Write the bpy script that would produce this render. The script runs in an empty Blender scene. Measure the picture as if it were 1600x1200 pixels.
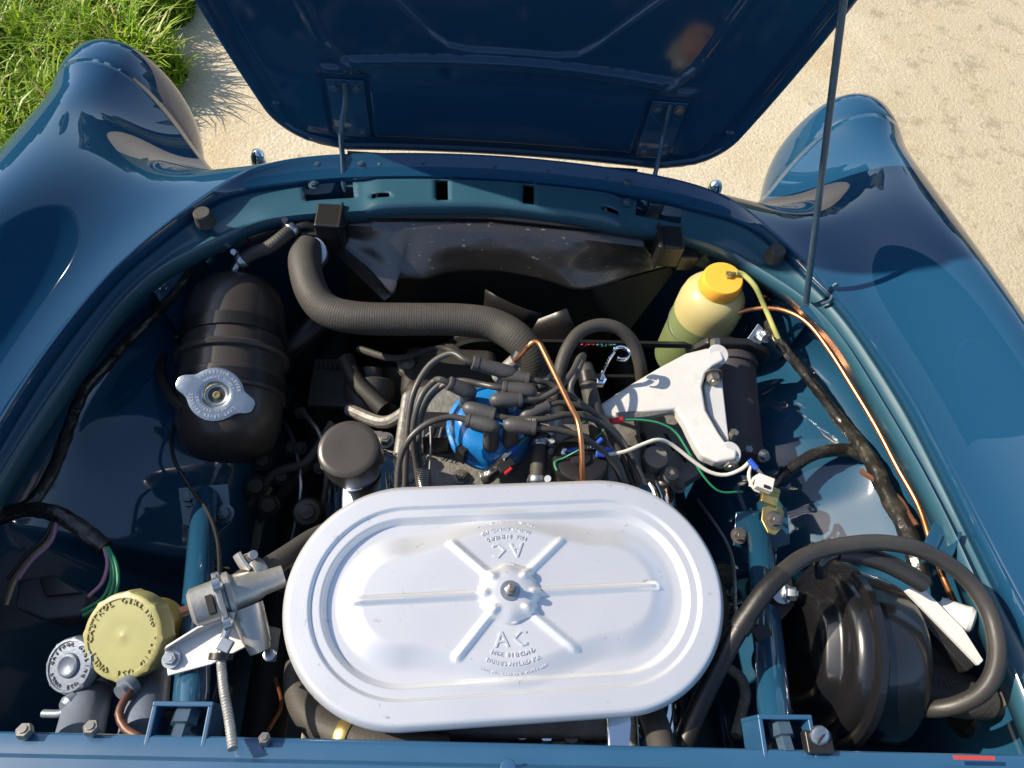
import bpy, math, random
import numpy as np
from mathutils import Vector, Matrix, noise
random.seed(7); rng = np.random.default_rng(7)
PI = math.pi; R = math.radians
S = bpy.context.scene; C = S.collection
# ------------------------------------------------------------------ camera, world, sun
CAM = Vector((-.0545, 0, 1.62)); FPX = 1110.0
_p, _y, _r = R(60), R(7.736), R(9.06)
FWD = Vector((math.sin(_y)*math.cos(_p), math.cos(_y)*math.cos(_p), -math.sin(_p)))
_ri = Vector((math.cos(_y), -math.sin(_y), 0)); _up = _ri.cross(FWD)
RGT = _ri*math.cos(_r) + _up*math.sin(_r); UPV = -_ri*math.sin(_r) + _up*math.cos(_r)
cd = bpy.data.cameras.new('camera'); cam = bpy.data.objects.new('camera', cd); C.objects.link(cam)
cd.sensor_width = 36; cd.lens = 36*FPX/1600; cd.clip_start = .02; cd.clip_end = 2000
cam.matrix_world = Matrix(((RGT.x, UPV.x, -FWD.x, CAM.x), (RGT.y, UPV.y, -FWD.y, CAM.y), (RGT.z, UPV.z, -FWD.z, CAM.z), (0, 0, 0, 1)))
S.camera = cam
S.render.engine = 'CYCLES'
SUN = Vector((-.86, .195, .65)).normalized()
W = bpy.data.worlds.new('World'); S.world = W; W.use_nodes = True
wn = W.node_tree; wn.nodes.clear()
sky = wn.nodes.new('ShaderNodeTexSky'); sky.sky_type = 'NISHITA'; sky.sun_disc = False
sky.sun_elevation = math.asin(SUN.z); sky.sun_rotation = math.atan2(SUN.x, SUN.y)
bg = wn.nodes.new('ShaderNodeBackground'); bg.inputs[1].default_value = .13
wo = wn.nodes.new('ShaderNodeOutputWorld'); wn.links.new(sky.outputs[0], bg.inputs[0]); wn.links.new(bg.outputs[0], wo.inputs[0])
sl = bpy.data.lights.new('sun', 'SUN'); sl.energy = 4.8; sl.angle = R(.6); sl.color = (1, .88, .70)
so = bpy.data.objects.new('sun', sl); C.objects.link(so); so.rotation_euler = SUN.to_track_quat('Z', 'Y').to_euler(); so.location = (-5, 3, 6)
S.view_settings.view_transform = 'Standard'; S.view_settings.look = 'None'; S.view_settings.gamma = 1
S.view_settings.use_curve_mapping = False; S.view_settings.exposure = .75

def at(u, v, z):                     # where a sight line meets the height z (metres)
    d = FWD + RGT*((u-800)/FPX) - UPV*((v-600)/FPX)
    return CAM + d*((z-CAM.z)/d.z)
def ats(l): return [at(*p) for p in l]
XC = -.018                           # centre line of the car

# ------------------------------------------------------------------ materials
def mat(name, col, rough=.5, metal=0, coat=0, spec=.5, var=.15, nscale=18, bump=.0, bscale=200, rvar=.1, col2=None, cmix=(.55, .7), cscale=12, trans=0, sss=0, croug=.03):
    m = bpy.data.materials.new(name); m.use_nodes = True; t = m.node_tree; N = t.nodes; L = t.links
    b = N['Principled BSDF']
    tc = N.new('ShaderNodeTexCoord')
    nz = N.new('ShaderNodeTexNoise'); nz.inputs['Scale'].default_value = nscale; nz.inputs['Detail'].default_value = 5
    L.new(tc.outputs['Object'], nz.inputs['Vector'])
    mr = N.new('ShaderNodeMapRange'); mr.inputs['To Min'].default_value = 1-var; mr.inputs['To Max'].default_value = 1+var
    L.new(nz.outputs[0], mr.inputs[0])
    vm = N.new('ShaderNodeVectorMath'); vm.operation = 'SCALE'; vm.inputs[0].default_value = col
    L.new(mr.outputs[0], vm.inputs['Scale']); out = vm.outputs[0]
    if col2:
        n2 = N.new('ShaderNodeTexNoise'); n2.inputs['Scale'].default_value = cscale; n2.inputs['Detail'].default_value = 8; n2.inputs['Roughness'].default_value = .65
        L.new(tc.outputs['Object'], n2.inputs['Vector'])
        m2 = N.new('ShaderNodeMapRange'); m2.inputs[1].default_value = cmix[0]; m2.inputs[2].default_value = cmix[1]
        L.new(n2.outputs[0], m2.inputs[0])
        mx = N.new('ShaderNodeMix'); mx.data_type = 'RGBA'; L.new(m2.outputs[0], mx.inputs[0]); L.new(out, mx.inputs[6]); mx.inputs[7].default_value = (*col2, 1)
        out = mx.outputs[2]
    L.new(out, b.inputs['Base Color'])
    rr = N.new('ShaderNodeMapRange'); rr.inputs['To Min'].default_value = max(0.02, rough-rvar); rr.inputs['To Max'].default_value = min(1, rough+rvar)
    L.new(nz.outputs[0], rr.inputs[0]); L.new(rr.outputs[0], b.inputs['Roughness'])
    b.inputs['Metallic'].default_value = metal
    b.inputs['Coat Weight'].default_value = coat; b.inputs['Coat Roughness'].default_value = croug
    b.inputs['Specular IOR Level'].default_value = spec; b.inputs['Coat IOR'].default_value = 1.65
    b.inputs['Transmission Weight'].default_value = trans
    if sss: b.inputs['Subsurface Weight'].default_value = sss; b.inputs['Subsurface Scale'].default_value = .02
    if bump:
        nb = N.new('ShaderNodeTexNoise'); nb.inputs['Scale'].default_value = bscale; nb.inputs['Detail'].default_value = 4
        L.new(tc.outputs['Object'], nb.inputs['Vector'])
        bp = N.new('ShaderNodeBump'); bp.inputs['Strength'].default_value = bump; bp.inputs['Distance'].default_value = .002
        L.new(nb.outputs[0], bp.inputs['Height']); L.new(bp.outputs[0], b.inputs['Normal'])
    return m
M = {}
M['paint_in'] = mat('paint_underside', (.0075, .043, .090), .5, 0, .5, spec=.0, var=.06, croug=.09)
M['paint'] = mat('paint', (.0085, .050, .110), .6, 0, 1, spec=.0, croug=.015, var=.06, rvar=.04, nscale=4)
M['paint_old'] = mat('paint_bay', (.0095, .055, .110), .5, 0, 1, spec=.1, var=.2, bump=.12, bscale=25, nscale=8, col2=(.03, .06, .08), cmix=(.60, .75), cscale=14, croug=.05)
M['cowl_paint'] = mat('paint_scuttle', (.018, .078, .165), .4, .0, .8, var=.1, croug=.1)
M['black'] = mat('black_satin_paint', (.014, .013, .013), .36, 0, 0, var=.25, bump=.1, bscale=120, col2=(.04, .036, .03), cmix=(.6, .85))
M['tank'] = mat('satin_black_steel', (.050, .043, .038), .30, .1, 0, var=.2, rvar=.05, bump=.05, bscale=90, col2=(.05, .044, .036), cmix=(.55, .9), cscale=6)
M['gloss'] = mat('gloss_black_paint', (.008, .008, .009), .26, 0, .5, var=.15, rvar=.05, croug=.08)
M['matt'] = mat('matt_black', (.008, .008, .008), .7, var=.3)
M['pit'] = mat('dirty_steel', (.018, .016, .014), .65, var=.5, bump=.6, bscale=40)
M['rubber'] = mat('rubber', (.046, .043, .039), .6, 0, 0, spec=.35, var=.2, bump=.25, bscale=300, col2=(.065, .06, .05), cmix=(.45, .8), cscale=20)
M['hose_smooth'] = mat('smooth_hose', (.030, .028, .026), .36, 0, 0, var=.2, bump=.08, bscale=60, col2=(.055, .05, .042), cmix=(.5, .85), cscale=12)
M['rubber_new'] = mat('black_rubber', (.010, .010, .010), .42, var=.2, bump=.1)
M['lead'] = mat('ignition_cable', (.05, .047, .043), .42, 0, 0, var=.2, col2=(.09, .08, .065), cmix=(.5, .85), cscale=30)
M['boot'] = mat('boot_rubber', (.055, .053, .055), .5, 0, 0, var=.15, bump=.2, bscale=250, col2=(.10, .09, .075), cmix=(.5, .85), cscale=40)
M['tape'] = mat('loom_tape', (.016, .015, .013), .28, 0, 0, var=.3, bump=.9, bscale=70, col2=(.07, .065, .05), cmix=(.5, .75), cscale=35)
M['silver'] = mat('silver_paint', (.70, .71, .73), .34, .6, 0, spec=.4, var=.03, rvar=.08, nscale=9, bump=.10, bscale=900, col2=(.36, .35, .33), cmix=(.64, .74), cscale=90)
M['alu'] = mat('cast_aluminium', (.58, .58, .57), .5, .25, 0, var=.08, bump=.12, bscale=150, col2=(.42, .42, .40), cmix=(.58, .8), cscale=22)
M['oldalu'] = mat('dull_aluminium', (.22, .215, .20), .55, .5, 0, var=.25, bump=.7, bscale=120, col2=(.09, .08, .07), cmix=(.5, .75), cscale=18)
M['capmetal'] = mat('pressed_cap_metal', (.42, .46, .48), .24, .9, 0, var=.12, rvar=.06, bump=.12)
M['gen'] = mat('generator_paint', (.040, .034, .036), .6, 0, 0, var=.2, bump=.15)
M['capletters'] = mat('dark_letters', (.085, .10, .13), .5)
M['paint_dusty_sunlit'] = mat('paint_slam_panel', (.022, .078, .115), .45, 0, .45, spec=.3, var=.12, bump=.15, bscale=30, croug=.15)  # dusty teal, also paler to carry the panel's sunlit look in its colour
M['darkalu'] = mat('oily_aluminium', (.07, .066, .06), .5, .4, 0, var=.4, bump=.6, bscale=60)
M['zinc'] = mat('zinc_plate', (.42, .45, .47), .30, .9, 0, var=.08, rvar=.08)
M['chrome'] = mat('chrome', (.86, .87, .88), .06, 1, 0, var=.03, rvar=.03)
M['bolt'] = mat('bolt_steel', (.28, .26, .23), .38, .85, 0, var=.3, nscale=60, col2=(.16, .09, .05), cmix=(.6, .8), cscale=50)
M['painted_bolt'] = mat('painted_bolt', (.05, .09, .13), .4, .3, .3, var=.3, nscale=60)
M['copper'] = mat('copper_pipe', (.62, .26, .11), .3, .9, 0, var=.2, nscale=30)
M['brown'] = mat('brown_pipe', (.10, .045, .03), .45, .3, 0, var=.2)
M['blue'] = mat('blue_cap_plastic', (.012, .17, .47), .25, 0, .4, var=.06, rvar=.05, croug=.1)
M['yellowcap'] = mat('yellow_cap_plastic', (.31, .30, .125), .42, 0, 0, var=.10, sss=.25, col2=(.40, .30, .10), cmix=(.62, .85), cscale=25, bump=.15, bscale=100)
M['yellowdark'] = mat('amber_yellow_plastic', (.45, .30, .03), .4, 0, 0, var=.15, sss=.2)  # deeper amber yellow of the reservoir body
M['emboss'] = mat('embossed_dirt', (.31, .29, .12), .5, var=.4, nscale=90)
M['orange'] = mat('orange_cap_plastic', (.80, .42, .05), .4, 0, 0, var=.08, sss=.3)
M['bottle'] = mat('milky_bottle', (.48, .42, .19), .35, 0, 0, var=.06, sss=.5, nscale=9)
M['fluid'] = mat('green_fluid_in_bottle', (.20, .25, .11), .35, 0, 0, var=.08, sss=.3)
M['yellow_tube'] = mat('clear_yellow_tube', (.42, .42, .13), .3, 0, .3, var=.15)
M['greypaint'] = mat('grey_cap', (.16, .19, .24), .5, .4, 0, var=.15, bump=.2)
M['white'] = mat('white_valve_metal', (.40, .39, .36), .38, .6, 0, var=.12, col2=(.30, .22, .14), cmix=(.6, .8), cscale=25, bump=.3, bscale=150)
M['whiteplastic'] = mat('white_plastic', (.55, .55, .53), .4, 0, 0, var=.04)
M['stone'] = mat('grey_block', (.06, .06, .062), .7, var=.2, bump=.4)
M['brass'] = mat('brass_zinc', (.55, .42, .16), .3, .85, 0, var=.25, nscale=50, col2=(.2, .4, .18), cmix=(.55, .65), cscale=45)
for n, c in (('wire_red', (.45, .015, .02)), ('wire_green', (.02, .22, .10)), ('wire_brown', (.13, .06, .03)), ('wire_pink', (.35, .17, .25)),
             ('wire_white', (.55, .54, .48)), ('wire_blue', (.02, .08, .45)), ('wire_tan', (.30, .24, .12)), ('wire_black', (.012, .012, .012)), ('red_mark', (.40, .05, .04))):
    M[n] = mat(n, c, .4, var=.12)
M['print'] = mat('white_print', (.5, .5, .46), .6); M['printred'] = mat('red_print', (.45, .05, .06), .6); M['printblue'] = mat('blue_print', (.06, .25, .3), .6)
# black scratched radiator cowl
def scratched():
    m = mat('scratched_black_sheet', (.020, .018, .016), .30, 0, .6, spec=.8, croug=.16, var=.2, bump=.15, bscale=60)
    t = m.node_tree; N = t.nodes; L = t.links; b = N['Principled BSDF']
    src = b.inputs['Base Color'].links[0].from_socket
    tc = N.new('ShaderNodeTexCoord'); mp = N.new('ShaderNodeMapping'); mp.inputs['Scale'].default_value = (.55, 1.8, 1); mp.inputs['Rotation'].default_value = (0, 0, .2)
    nz = N.new('ShaderNodeTexNoise'); nz.inputs['Scale'].default_value = 170; nz.inputs['Detail'].default_value = 3
    L.new(tc.outputs['Object'], mp.inputs[0]); L.new(mp.outputs[0], nz.inputs['Vector'])
    mr = N.new('ShaderNodeMapRange'); mr.inputs[1].default_value = .675; mr.inputs[2].default_value = .72; L.new(nz.outputs[0], mr.inputs[0])
    mx = N.new('ShaderNodeMix'); mx.data_type = 'RGBA'; L.new(mr.outputs[0], mx.inputs[0]); L.new(src, mx.inputs[6]); mx.inputs[7].default_value = (.20, .18, .15, 1)
    L.new(mx.outputs[2], b.inputs['Base Color']); return m
M['scratched'] = scratched()

# ------------------------------------------------------------------ object helpers
def tag(o, label=None, cat=None, group=None, kind=None):
    if label: o['label'] = label
    if cat: o['category'] = cat
    if group: o['group'] = group
    if kind: o['kind'] = kind
    return o
def thing(name, label, cat, loc, group=None):
    o = bpy.data.objects.new(name, None); C.objects.link(o); o.location = loc; o.empty_display_size = .02
    return tag(o, label, cat, group)
def worldloc(o):
    v = Vector(o.location)
    while o.parent: o = o.parent; v += o.location
    return v
class MB:
    def __init__(s): s.v = []; s.f = []
    def add(s, vs, fs):
        n = len(s.v); s.v += [tuple(p) for p in vs]; s.f += [tuple(i+n for i in f) for f in fs]; return s
    def grid(s, rows, closeu=False, closev=False, hole=None):
        nr, nc = len(rows), len(rows[0]); fs = []
        for i in range(nr if closev else nr-1):
            for j in range(nc if closeu else nc-1):
                if hole and hole(i, j): continue
                a, b, c, d = i*nc+j, i*nc+(j+1) % nc, ((i+1) % nr)*nc+(j+1) % nc, ((i+1) % nr)*nc+j
                fs.append((a, b, c, d))
        return s.add([p for r in rows for p in r], fs)
    def tube(s, pts, r, seg=12, smooth=True, step=.006, ribs=None, lump=0, caps=True, flat=1):
        P = curve(pts, step) if smooth else [Vector(p) for p in pts]
        n = len(P); T = [(P[min(i+1, n-1)]-P[max(i-1, 0)]).normalized() for i in range(n)]
        nrm = T[0].orthogonal().normalized(); rows = []; d = 0
        for i in range(n):
            nrm = (nrm - T[i]*nrm.dot(T[i])).normalized(); bi = T[i].cross(nrm)
            if i: d += (P[i]-P[i-1]).length
            rr = r(i/(n-1)) if callable(r) else r
            if ribs: rr += ribs[1]*math.sin(d*2*PI/ribs[0])
            row = []
            for k in range(seg):
                a = 2*PI*k/seg; q = rr
                if lump: q += lump*noise.noise(Vector((P[i].x*60+k*.7, P[i].y*60, a)))
                row.append(P[i]+nrm*math.cos(a)*q+bi*math.sin(a)*q*flat)
            rows.append(row)
        s.grid(rows, closeu=True)
        if caps:
            m = len(s.v)-n*seg; s.f.append(tuple(m+k for k in range(seg))[::-1]); s.f.append(tuple(m+(n-1)*seg+k for k in range(seg)))
        return s
    def lathe(s, prof, org, d, seg=48, rfun=None, ang0=0):
        org = Vector(org); d = Vector(d).normalized(); a = Vector((1, 0, 0)) if abs(d.x) < .8 else Vector((0, 1, 0)); a = (a-d*a.dot(d)).normalized(); b = d.cross(a)
        rows = []
        for t, r in prof:
            rows.append([org+d*t+(a*math.cos(2*PI*k/seg+ang0)+b*math.sin(2*PI*k/seg+ang0))*(r*(rfun(2*PI*k/seg, t, r) if rfun else 1)) for k in range(seg)])
        m = len(s.v); s.grid(rows, closeu=True)
        if prof[0][1] > 1e-5: s.f.append(tuple(m+k for k in range(seg))[::-1])
        if prof[-1][1] > 1e-5: s.f.append(tuple(m+(len(prof)-1)*seg+k for k in range(seg)))
        return s
    def box(s, c, size, ax=None):
        c = Vector(c); ax = ax or (Vector((1, 0, 0)), Vector((0, 1, 0)), Vector((0, 0, 1)))
        vs = [c+ax[0]*size[0]*.5*i+ax[1]*size[1]*.5*j+ax[2]*size[2]*.5*k for k in (-1, 1) for j in (-1, 1) for i in (-1, 1)]
        return s.add(vs, [(0, 2, 3, 1), (4, 5, 7, 6), (0, 1, 5, 4), (2, 6, 7, 3), (0, 4, 6, 2), (1, 3, 7, 5)])
    def prism(s, pts, ext):
        pts = [Vector(p) for p in pts]; n = len(pts); ext = Vector(ext)
        return s.add(pts+[p+ext for p in pts], [tuple(range(n))[::-1], tuple(range(n, 2*n))]+[(i, (i+1) % n, n+(i+1) % n, n+i) for i in range(n)])
    def bolt(s, p, d, r=.008, h=.007, washer=True):
        p = Vector(p); d = Vector(d).normalized()
        if washer: s.lathe([(0, r*1.45), (.0015, r*1.45)], p, d, 20)
        s.lathe([(.0012, r), (h*.85, r), (h, r*.88)], p, d, 6); s.lathe([(h, r*.55), (h*1.15, r*.5)], p, d, 12); return s
    def text(s, txt, org, right, up, size, ext=.0006, align='CENTER', sp=1.0):
        right = Vector(right).normalized(); up = Vector(up); up = (up-right*up.dot(right)).normalized(); nr = right.cross(up)
        W_ = [glyph(c)[2] for c in txt]; tot = sum(W_)*size*sp; x = -tot/2 if align == 'CENTER' else 0; org = Vector(org)
        for c, w in zip(txt, W_):
            g = glyph(c)
            if g[0]: s.add([org+right*(x+v[0]*size)+up*v[1]*size+nr*(ext if v[2] > 0 else -.0008) for v in g[0]], g[1])
            x += w*size*sp
        return s
    def arctext(s, txt, org, right, up, rad, size, a0, a1, ext=.0006, flip=False):
        right = Vector(right).normalized(); up = Vector(up).normalized(); org = Vector(org); n = len(txt)
        for i, c in enumerate(txt):
            a = R(a0+(a1-a0)*(i/(max(n-1, 1)))); rv = right*math.cos(a)+up*math.sin(a)
            u2 = -rv if flip else rv; r2 = u2.cross(right.cross(up))
            s.text(c, org+rv*rad, r2, u2, size, ext)
        return s
    def build(s, name, m, parent=None, smooth=35, bevel=0, sub=0, solid=0, label=None, seg=2, flip=False):
        me = bpy.data.meshes.new(name); c = Vector((0, 0, 0)); A = np.array(s.v, float); c = Vector(A.mean(0))
        me.from_pydata((A-np.array(c)).tolist(), [], [f[::-1] for f in s.f] if flip else s.f); me.update()
        for p in me.polygons: p.use_smooth = bool(smooth)
        if smooth and not sub: me.set_sharp_from_angle(angle=R(smooth))
        me.materials.append(M[m] if isinstance(m, str) else m)
        o = bpy.data.objects.new(name, me); C.objects.link(o)
        if parent: o.parent = parent; o.location = c-worldloc(parent)
        else: o.location = c
        if sub: k = o.modifiers.new('sub', 'SUBSURF'); k.levels = sub; k.render_levels = sub
        if solid: k = o.modifiers.new('solid', 'SOLIDIFY'); k.thickness = abs(solid); k.offset = -1 if solid > 0 else 1
        if bevel: k = o.modifiers.new('bevel', 'BEVEL'); k.width = bevel; k.segments = seg; k.limit_method = 'ANGLE'; k.angle_limit = R(35); k.harden_normals = True
        if label: o['label'] = label
        return o
def curve(pts, step=.006):
    pts = [Vector(p) for p in pts]; out = []; n = len(pts)
    if n == 2: k = max(1, int((pts[1]-pts[0]).length/step/3)); return [pts[0].lerp(pts[1], i/k) for i in range(k+1)]
    P = [pts[0]*2-pts[1]]+pts+[pts[-1]*2-pts[-2]]
    for i in range(1, n):
        a, b, c, d = P[i-1], P[i], P[i+1], P[i+2]; k = max(2, int((c-b).length/step))
        for j in range(k):
            t = j/k; out.append(.5*((2*b)+(c-a)*t+(2*a-5*b+4*c-d)*t*t+(-a+3*b-3*c+d)*t**3))
    out.append(pts[-1]); return out
_g = {}
def glyph(c):
    if c in _g: return _g[c]
    if c == ' ': _g[c] = ([], [], .35); return _g[c]
    cu = bpy.data.curves.new('g', 'FONT'); cu.body = c; cu.extrude = .01; cu.resolution_u = 1; cu.offset = .0
    o = bpy.data.objects.new('g', cu); C.objects.link(o); dg = bpy.context.evaluated_depsgraph_get(); me = bpy.data.meshes.new_from_object(o.evaluated_get(dg))
    vs = [tuple(v.co) for v in me.vertices]; fs = [tuple(p.vertices) for p in me.polygons]
    w = max([v[0] for v in vs])+.07
    bpy.data.objects.remove(o); bpy.data.curves.remove(cu); bpy.data.meshes.remove(me); _g[c] = (vs, fs, w); return _g[c]
def sstep(a, b, x):
    t = min(1, max(0, (x-a)/(b-a))); return t*t*(3-2*t)
def clampband(p, d, r, parent, w=.010, name='hose_clamp', m='zinc', screw=True, sd=(0, 0, 1)):
    d = Vector(d).normalized(); b = MB().lathe([(-w/2, r*.97), (-w/2, r+.0008), (-w/2+.0012, r+.0016), (w/2-.0012, r+.0016), (w/2, r+.0008), (w/2, r*.97)], p, d, 32)
    if screw:
        q = Vector(sd); q = (q-d*q.dot(d)).normalized(); t = d.cross(q)
        b.box(Vector(p)+q*(r+.004), (.013, w*.9, .006), (t, d, q)); b.lathe([(-.004, .0035), (.008, .0035), (.009, .0045), (.012, .0045)], Vector(p)+q*(r+.005), t, 10)
    return b.build(name, m, parent)

# ------------------------------------------------------------------ ground
def ground_material():
    m = bpy.data.materials.new('gravelly_concrete'); m.use_nodes = True; t = m.node_tree; N = t.nodes; L = t.links; b = N['Principled BSDF']
    tc = N.new('ShaderNodeTexCoord')
    def nz(sc, det=6, rough=.6):
        n = N.new('ShaderNodeTexNoise'); n.inputs['Scale'].default_value = sc; n.inputs['Detail'].default_value = det; n.inputs['Roughness'].default_value = rough; L.new(tc.outputs['Object'], n.inputs['Vector']); return n
    a, c, d, e = nz(1.3, 8), nz(75, 9, .72), nz(9, 8, .7), nz(3.1, 9, .7)
    r = N.new('ShaderNodeValToRGB'); r.color_ramp.elements[0].position = .3; r.color_ramp.elements[0].color = (.40, .345, .245, 1); r.color_ramp.elements[1].position = .75; r.color_ramp.elements[1].color = (.61, .55, .42, 1)
    L.new(c.outputs[0], r.inputs[0])
    def mixin(src, fac, col, lo, hi, amt=1):
        mr = N.new('ShaderNodeMapRange'); mr.inputs[1].default_value = lo; mr.inputs[2].default_value = hi; mr.inputs[4].default_value = amt; L.new(fac, mr.inputs[0])
        x = N.new('ShaderNodeMix'); x.data_type = 'RGBA'; L.new(mr.outputs[0], x.inputs[0]); L.new(src, x.inputs[6]); x.inputs[7].default_value = (*col, 1); return x.outputs[2]
    o = mixin(r.outputs[0], a.outputs[0], (.40, .30, .15), .52, .66, .55)
    o = mixin(o, e.outputs[0], (.33, .22, .09), .60, .68, .6)
    o = mixin(o, d.outputs[0], (.16, .12, .08), .635, .68, .75)
    o = mixin(o, nz(28, 5, .6).outputs[0], (.24, .18, .11), .66, .70, .6)
    o = mixin(o, nz(130, 4, .6).outputs[0], (.25, .20, .13), .60, .70, .6)
    o = mixin(o, nz(60, 3, .5).outputs[0], (.72, .66, .52), .62, .68, .5)
    o = mixin(o, nz(5, 6, .6).outputs[0], (.46, .36, .20), .50, .70, .45)
    sx = N.new('ShaderNodeSeparateXYZ'); L.new(tc.outputs['Object'], sx.inputs[0])
    n4 = nz(2.2, 9, .72); n5 = nz(8, 12, .78)
    ma = N.new('ShaderNodeMath'); ma.operation = 'MULTIPLY_ADD'; L.new(n4.outputs[0], ma.inputs[0]); ma.inputs[1].default_value = 1.6; L.new(sx.outputs[0], ma.inputs[2])
    mg = N.new('ShaderNodeMapRange'); mg.inputs[1].default_value = 1.95; mg.inputs[2].default_value = 2.35; L.new(ma.outputs[0], mg.inputs[0])
    mh = N.new('ShaderNodeMapRange'); mh.inputs[1].default_value = .52; mh.inputs[2].default_value = .60; L.new(n5.outputs[0], mh.inputs[0])
    mk = N.new('ShaderNodeMath'); mk.operation = 'MULTIPLY'; L.new(mg.outputs[0], mk.inputs[0]); L.new(mh.outputs[0], mk.inputs[1])
    o = mixin(o, mg.outputs[0], (.36, .30, .19), 0, 1, .5)
    o = mixin(o, mk.outputs[0], (.17, .14, .09), 0, 1, .45)
    L.new(o, b.inputs['Base Color']); b.inputs['Roughness'].default_value = .9
    vo = N.new('ShaderNodeTexVoronoi'); vo.inputs['Scale'].default_value = 110; L.new(tc.outputs['Object'], vo.inputs['Vector'])
    ad = N.new('ShaderNodeMath'); ad.operation = 'MULTIPLY_ADD'; L.new(vo.outputs['Distance'], ad.inputs[0]); ad.inputs[1].default_value = -.35; L.new(c.outputs[0], ad.inputs[2])
    ae = N.new('ShaderNodeMath'); ae.operation = 'MULTIPLY_ADD'; L.new(d.outputs[0], ae.inputs[0]); ae.inputs[1].default_value = 1.6; L.new(ad.outputs[0], ae.inputs[2])
    bp = N.new('ShaderNodeBump'); bp.inputs['Strength'].default_value = .8; bp.inputs['Distance'].default_value = .0045; L.new(ae.outputs[0], bp.inputs['Height']); L.new(bp.outputs[0], b.inputs['Normal'])
    return m
MB().grid([[(x, y, 0) for x in (-150, -20, -4, 4, 20, 150)] for y in (-150, -20, -4, 4, 20, 150)]).build('ground', ground_material(), smooth=0)['kind'] = 'structure'
M['soil'] = mat('grassy_soil', (.055, .075, .02), .95, var=.5, nscale=20, bump=1, bscale=40)
def edge(y): return -1.07-.05*math.sin(y*9)-.03*math.sin(y*23+1)+.03*max(0, 2.0-y)*0
ys = [-30+i*.15 if 0 else y for i, y in enumerate(np.concatenate([np.linspace(-120, -1, 12), np.linspace(-.9, 4, 90), np.linspace(5, 120, 12)]))]
MB().grid([[(-120, y, .006), (-6, y, .006), (-1.9, y, .012), (edge(y)-.12, y, .010), (edge(y)+.02, y, .004)] for y in ys]).build('grass_verge', 'soil', smooth=60)['kind'] = 'structure'
def grass():
    n = 60000
    x = -2.75+rng.random(n)*1.95; y = rng.random(n)*3.3+.2
    e = np.array([edge(v) for v in y]); x = np.where(x > e+.02, e-rng.random(n)**2*1.2, x)
    clump = np.array([noise.noise(Vector((a*4, b*4, 0))) for a, b in zip(x, y)])
    h = (.09+.13*rng.random(n))*(1+.5*clump)*np.clip((e-x)*6+.35, .35, 1); a = rng.random(n)*2*PI; lean = .25+.9*rng.random(n); w = .0024+.0030*rng.random(n)
    V = []; F = []
    dx, dy = np.cos(a), np.sin(a); px, py = -dy, dx
    for t, ww, drop in ((0, 1, 0), (.45, .9, 0), (.8, .6, .1), (1.0, .05, .25)):
        off = h*lean*(t**1.7); z = h*t*(1-drop*lean)
        for s_ in (-1, 1): V.append(np.stack([x+dx*off+px*w*ww*s_, y+dy*off+py*w*ww*s_, z], 1))
    V = np.stack(V, 1).reshape(-1, 3); base = np.arange(n)[:, None]*8
    F = np.concatenate([base+np.array([[0, 1, 3, 2]]), base+np.array([[2, 3, 5, 4]]), base+np.array([[4, 5, 7, 6]])], 0)
    me = bpy.data.meshes.new('grass'); me.vertices.add(len(V)); me.vertices.foreach_set('co', V.ravel()); me.loops.add(F.size); me.loops.foreach_set('vertex_index', F.ravel().astype(np.int32))
    me.polygons.add(len(F)); me.polygons.foreach_set('loop_start', np.arange(len(F), dtype=np.int32)*4); me.update(); me.validate()
    m = bpy.data.materials.new('grass_blade'); m.use_nodes = True; t = m.node_tree; N = t.nodes; L = t.links; b = N['Principled BSDF']
    g = N.new('ShaderNodeNewGeometry'); r = N.new('ShaderNodeValToRGB'); L.new(g.outputs['Random Per Island'], r.inputs[0])
    cr = r.color_ramp; cr.elements[0].color = (.20, .36, .02, 1); cr.elements[1].color = (.60, .70, .06, 1); cr.elements.new(.88).color = (.34, .46, .03, 1); cr.elements.new(.93).color = (.42, .34, .14, 1); cr.elements[-1].position = 1; cr.elements[-1].color = (.50, .42, .2, 1)
    L.new(r.outputs[0], b.inputs['Base Color']); b.inputs['Roughness'].default_value = .45
    tr = N.new('ShaderNodeBsdfTranslucent'); L.new(r.outputs[0], tr.inputs[0]); ms = N.new('ShaderNodeMixShader'); ms.inputs[0].default_value = .45
    L.new(b.outputs[0], ms.inputs[1]); L.new(tr.outputs[0], ms.inputs[2]); L.new(ms.outputs[0], N['Material Output'].inputs[0])
    me.materials.append(m); o = bpy.data.objects.new('grass', me); C.objects.link(o)
    tag(o, 'long tangled green grass beside the parked car', 'grass', kind='stuff')
grass()

# hedge ring added out of view so the paint has something to reflect
M['leaf'] = mat('hedge_leaves', (.035, .06, .018), .8, var=.6, nscale=3, bump=1, bscale=12)
rows = []
for j in range(14):
    row = []
    for i in range(360):
        a = 2*PI*i/360; n_ = noise.noise(Vector((math.cos(a)*9, math.sin(a)*9, 1))); h_ = 4.6+2.4*n_+1.1*noise.noise(Vector((math.cos(a)*40, math.sin(a)*40, 3)))
        t = j/13; r_ = 24+3*noise.noise(Vector((math.cos(a)*6, math.sin(a)*6, 5)))+1.1*math.cos(t*PI)*-1+.7*noise.noise(Vector((a*60, t*9, 2)))
        row.append((r_*math.cos(a), r_*math.sin(a), h_*math.sin(t*PI*.5)**.8-.05))
    rows.append(row)
tag(MB().grid(rows, closeu=True).build('reflection_hedge', 'leaf', smooth=0), 'unseen green hedge ring added for reflections in the paint', 'hedge', kind='stuff')

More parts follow.
